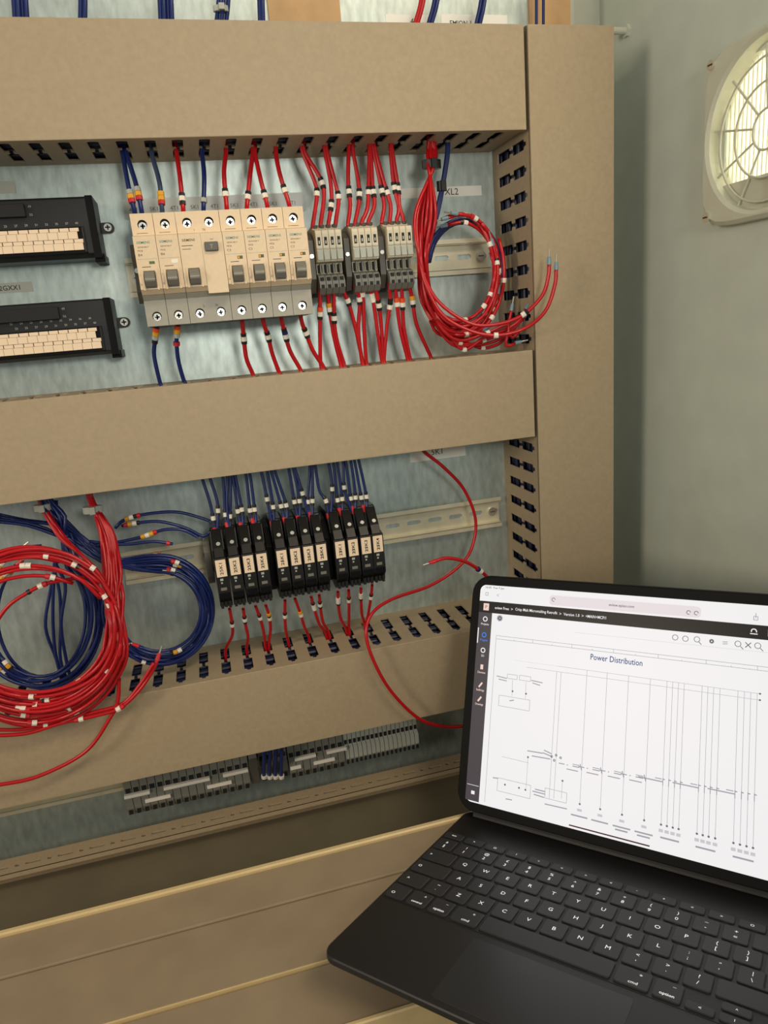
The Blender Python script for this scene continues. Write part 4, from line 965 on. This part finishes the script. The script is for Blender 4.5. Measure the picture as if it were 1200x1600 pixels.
for i, (u, v) in enumerate(ic):
    c = scr(u, v); m_ = E_B if i == 1 else (E_I if i > 2 else E_W)
    c = (SBX * .52, c[1])
    if i in (0, 1, 2): sring(mb, c, 2.0, .9, m_)
    elif i == 3: srect(mb, c[0] - 1.4, c[0] + 1.4, c[1] - 2.2, c[1] + 2.2, .12, m_)
    else: sline(mb, (c[0] - 1.6, c[1] - 2.2), (c[0] + 1.6, c[1] + 2.2), 1.6, m_)
    stext(mb, SIDE[i], (c[0], c[1] - 5.0), 2.7, None if i == 2 else min(SBX * .62, 7.8), m_)
srect(mb, .3, 1.3, scr(753, 1005)[1], scr(753, 981)[1], .1, E_W)
mb.build('side_bar', None, scn, recalc=False)
mb = MB()
a0, b1 = scr(859, 933); a1, b0 = scr(1095, 964)
bm_ = (scr(975, 947)[1])
mb.prism(rrect(a0, a1, bm_ - 4.4, bm_ + 4.4, 3), lambda p, q, h: sc3(p, q, h), .02, .06, E_P)
stext(mb, 'eview.eplan.com', scr(971, 947), 3.2, None, E_D); stext(mb, '16:05  Tue 7 Jan', scr(773, 919), 2.4, 19, E_D)
c = scr(761, 928); sring(mb, c, 1.8, .5, E_L, n=4, a0=45, a1=405); stext(mb, '<', scr(778, 930), 5, None, E_L)
for uv in ((865, 937), (1076, 957), (1088, 958)): sring(mb, scr(*uv), 1.5, .5, E_D, n=10, a0=0, a1=300)
c = scr(1181, 966); sring(mb, c, 2.0, .45, E_L, n=4, a0=45, a1=405); sline(mb, (c[0], c[1]), (c[0], c[1] + 4), .45, E_L)
mb.build('browser_bar', None, scn, recalc=False)
mb = MB(); bn = (NB0 + NB1) / 2
c = scr(760, 946); srect(mb, c[0] - 2.8, c[0] + 2.8, bn - 3.3, bn + 3.3, .1, E_I); stext(mb, 'P', (c[0], bn), 4.5, None, E_K, .18); mb.build('app_icon', None, scn, recalc=False); mb = MB()
for txt, ua, ub in (('eview Free', 773, 795), ('Crisp Malt Micromalting Retrofit', 805, 871), ('Version 1.0', 881, 906), ('=MAIN+MCP/1', 916, 948)):
    xa, xb = scr(ua, 955)[0], scr(ub, 955)[0]
    stext(mb, txt, ((xa + xb) / 2, bn), 3.5, xb - xa, E_W)
for u in (800, 876, 911): stext(mb, '>', (scr(u, 952)[0], bn), 4, None, E_W)
mb.build('navigation_text', None, scn, recalc=False); mb = MB()
c = scr(1178, 988); sring(mb, (c[0], bn + .3), 1.8, .8, E_W, n=12, a0=-20, a1=200); sline(mb, (c[0] - 2.6, bn - 1.6), (c[0] + 2.6, bn - 1.6), .7, E_W)
mb.build('bell_icon', None, scn, recalc=False); mb = MB(); c = scr(1200, 992); srect(mb, c[0], c[0] + 3, bn - 2.5, bn + 2.5, .1, E_W)
mb.build('menu_icon', None, scn, recalc=False)
mb = MB()
def Lp(p, q, wd=.32, m_=E_L): sline(mb, scr(*p), scr(*q), wd, m_)
stext(mb, 'Power Distribution', scr(962.5, 1031), 7.0, scr(1003, 1037)[0] - scr(922, 1025)[0], E_T)
c = scr(781, 966); sring(mb, c, 1.5, 2.8, E_D); stext(mb, '>', c, 3.5, None, E_W, .2)
for uv in ((1055, 996), (1071, 998), (1089, 999), (1153, 1006), (1184, 1009)): sring(mb, scr(*uv), 2.1, .45, E_D)
for uv in ((1092, 1003), (1157, 1010), (1188, 1013)): sline(mb, scr(*uv), (scr(*uv)[0] + 2, scr(*uv)[1] - 2), .5, E_D)
c = scr(1112, 1002); sring(mb, c, 1.2, 1.2, E_D)
for dv in (0, 3): Lp((1129, 1003 + dv), (1137, 1003 + dv), .4, E_D)
c = scr(1169, 1008)
for s_ in (-1, 1): sline(mb, (c[0] - 2, c[1] - 2 * s_), (c[0] + 2, c[1] + 2 * s_), .6, E_D)
Lp((897, 988), (1200, 1020), .2, E_LL)
# drawing frame
FT1, FT0 = scr(775.5, 993), scr(775, 998); fl_ = FT1[0]
for b in (FT1[1], FT0[1]): sline(mb, (fl_, b), (SW, b), .35, E_L)
sline(mb, (fl_, FT1[1]), (fl_, 3), .35, E_L)
for k in range(14): sline(mb, (fl_ + 18 * k, FT0[1]), (fl_ + 18 * k, FT1[1] if k % 2 == 0 else FT0[1] + 1.2), .3, E_L)
# supply bus lines
B1 = scr(982, 1056)[1]; B2 = scr(982, 1065)[1]
xb0 = scr(870, 1047)[0]
sline(mb, (scr(803, 1032)[0], B1), (xb0, B1), .18, E_LL); sline(mb, (xb0, B1), (scr(1186, 1085)[0], B1), .25, E_L); sline(mb, (scr(823, 1045)[0], B2), (scr(1187, 1095)[0], B2), .25, E_L)
for b in (B1, B2): sline(mb, (scr(1186, 1090)[0], b), (scr(1189, 1090)[0], b), 1.2, E_D)
tops = [(870, B2), (877, B2), (917, B1), (948.5, B1), (982, B1), (1016, B1)] + [(u, B1 if i % 2 else B2) for i, u in enumerate((1042, 1051, 1060, 1069))] + [(u, B1) for u in (1097, 1106, 1115, 1125)] + [(u, B1) for u in (1153, 1163, 1173, 1183)]
for i, (u, b) in enumerate(tops):
    v = 1048 + (u - 870) * .135
    a = scr(u, v)[0]
    if i < 2:
        e = scr(861 + 6 * i, 1248)[1]; sline(mb, (a, b), (a, e), .3, E_L)
    else:
        e = scr(905 + (u - 917) * .985, 1256 + (u - 917) * .25)[1]
        sline(mb, (a, B1), (a, e), .3, E_L); sring(mb, (a, e), .5, 1.0, E_D, n=6)
        bmid = scr(u - 8, 1200 + (u - 917) * .17)[1]
        if i < 6:
            for dx, wd in ((-20, 5), (-13, 1), (-8, 6)): sline(mb, (a + dx, bmid), (a + dx + wd, bmid), .8, E_L)
            sline(mb, (a - 13, bmid - 3.4), (a - 3, bmid - 3.4), .8, E_L); sline(mb, (a - 8, bmid + 1.6), (a - 2, bmid + 1.6), .6, E_L)
            sline(mb, (a - 1.6, bmid + 3), (a, bmid - 2), .5, E_D)
            sline(mb, (a - 2, e - 5), (a + 2, e - 5), 2.0, E_LL); sline(mb, (a - 7, e - 10), (a + 7, e - 10), 1.2, E_L)
            if i > 3: sline(mb, (a - 5, e - 12.5), (a + 5, e - 12.5), 1.2, E_L)
        else:
            sline(mb, (a, bmid - 3), (a, bmid + 3), .6, E_L); sline(mb, (a, bmid + 2), (a + 1.6, bmid + 2), .5, E_D)
            sline(mb, (a - 1.6, e - 4.5), (a + 1.6, e - 4.5), 2.4, E_LL)
            if (i - 6) % 4 == 0:
                sline(mb, (a - 19, bmid), (a, bmid), .9, E_L); sline(mb, (a - 6, bmid + 2), (a - 1, bmid + 2), .7, E_L)
            if (i - 6) % 4 == 2: sline(mb, (a - 9, e - 9.5), (a + 5, e - 9.5), 1.3, E_L)
# boxes on the left of the diagram
def boxl(p, q, m_=E_L):
    a, b = scr(*p); c, d = scr(*q)
    for s1, s2 in (((a, b), (c, b)), ((c, b), (c, d)), ((c, d), (a, d)), ((a, d), (a, b))): sline(mb, s1, s2, .35, m_)
boxl((793, 1053), (808, 1062)); boxl((812, 1055), (829, 1065)); boxl((780, 1086), (827, 1111)); boxl((778, 1215), (828, 1248)); boxl((852, 1231), (885, 1255))
for p, q in (((776, 1056), (792, 1060)), ((779, 1061), (792, 1064)), ((830, 1063), (848, 1067)), ((832, 1067), (844, 1071))): Lp(p, q, .8, E_L)
for p, q in (((801, 1062), (800, 1087)), ((822, 1066), (821, 1092)), ((784, 1182), (826, 1192)), ((825, 1183), (822, 1232)), ((879, 1220), (877, 1248))): Lp(p, q, .28, E_L)
for uv in ((801, 1080), (822, 1084), (825, 1183), (789, 1226), (811, 1231), (821, 1234), (879, 1220)): sring(mb, scr(*uv), .5, 1.0, E_D, n=6)
for p, q in (((824, 1173), (848, 1177)), ((848, 1176), (862, 1182)), ((850, 1172), (862, 1178)), ((831, 1181), (860, 1186)), ((832, 1236), (852, 1241)), ((836, 1233), (852, 1237)), ((834, 1241), (850, 1246)), ((851, 1256), (886, 1264)), ((790, 1248), (800, 1250)), ((770, 1215), (778, 1216)), ((796, 1095), (803, 1094))): Lp(p, q, .9, E_L)
for uv in ((862, 1182), (869, 1180), (876, 1184), (866, 1188)): sring(mb, scr(*uv), .8, .6, E_D, n=8)
p, q = scr(889, 1289), scr(1015, 1322); sline(mb, (p[0], (p[1] + q[1]) / 2), (q[0], (p[1] + q[1]) / 2), 1.1, E_R)
mb.build('schematic', None, scn, recalc=False)

# dark case propping up the front of the laptop
def L2W(x, y, z): return LT + LR @ Vector((x, y, z))
pts = [L2W(x, y, -7.7) for x, y in ((90, -40), (205, -40), (205, -112), (90, -112))]
t = thing('tool_case', 'black case mostly hidden under the front of the laptop', 'case', (pts[0].x, pts[0].y, ZD))
vs = [(p.x, p.y, ZD + .2) for p in pts] + [(p.x, p.y, p.z) for p in pts]
MB().add(vs, [(0, 1, 2, 3), (4, 5, 6, 7), (0, 1, 5, 4), (1, 2, 6, 5), (2, 3, 7, 6), (3, 0, 4, 7)]).build('case_body', M_BLACK, t, bevel=2)
bpy.context.view_layer.update()
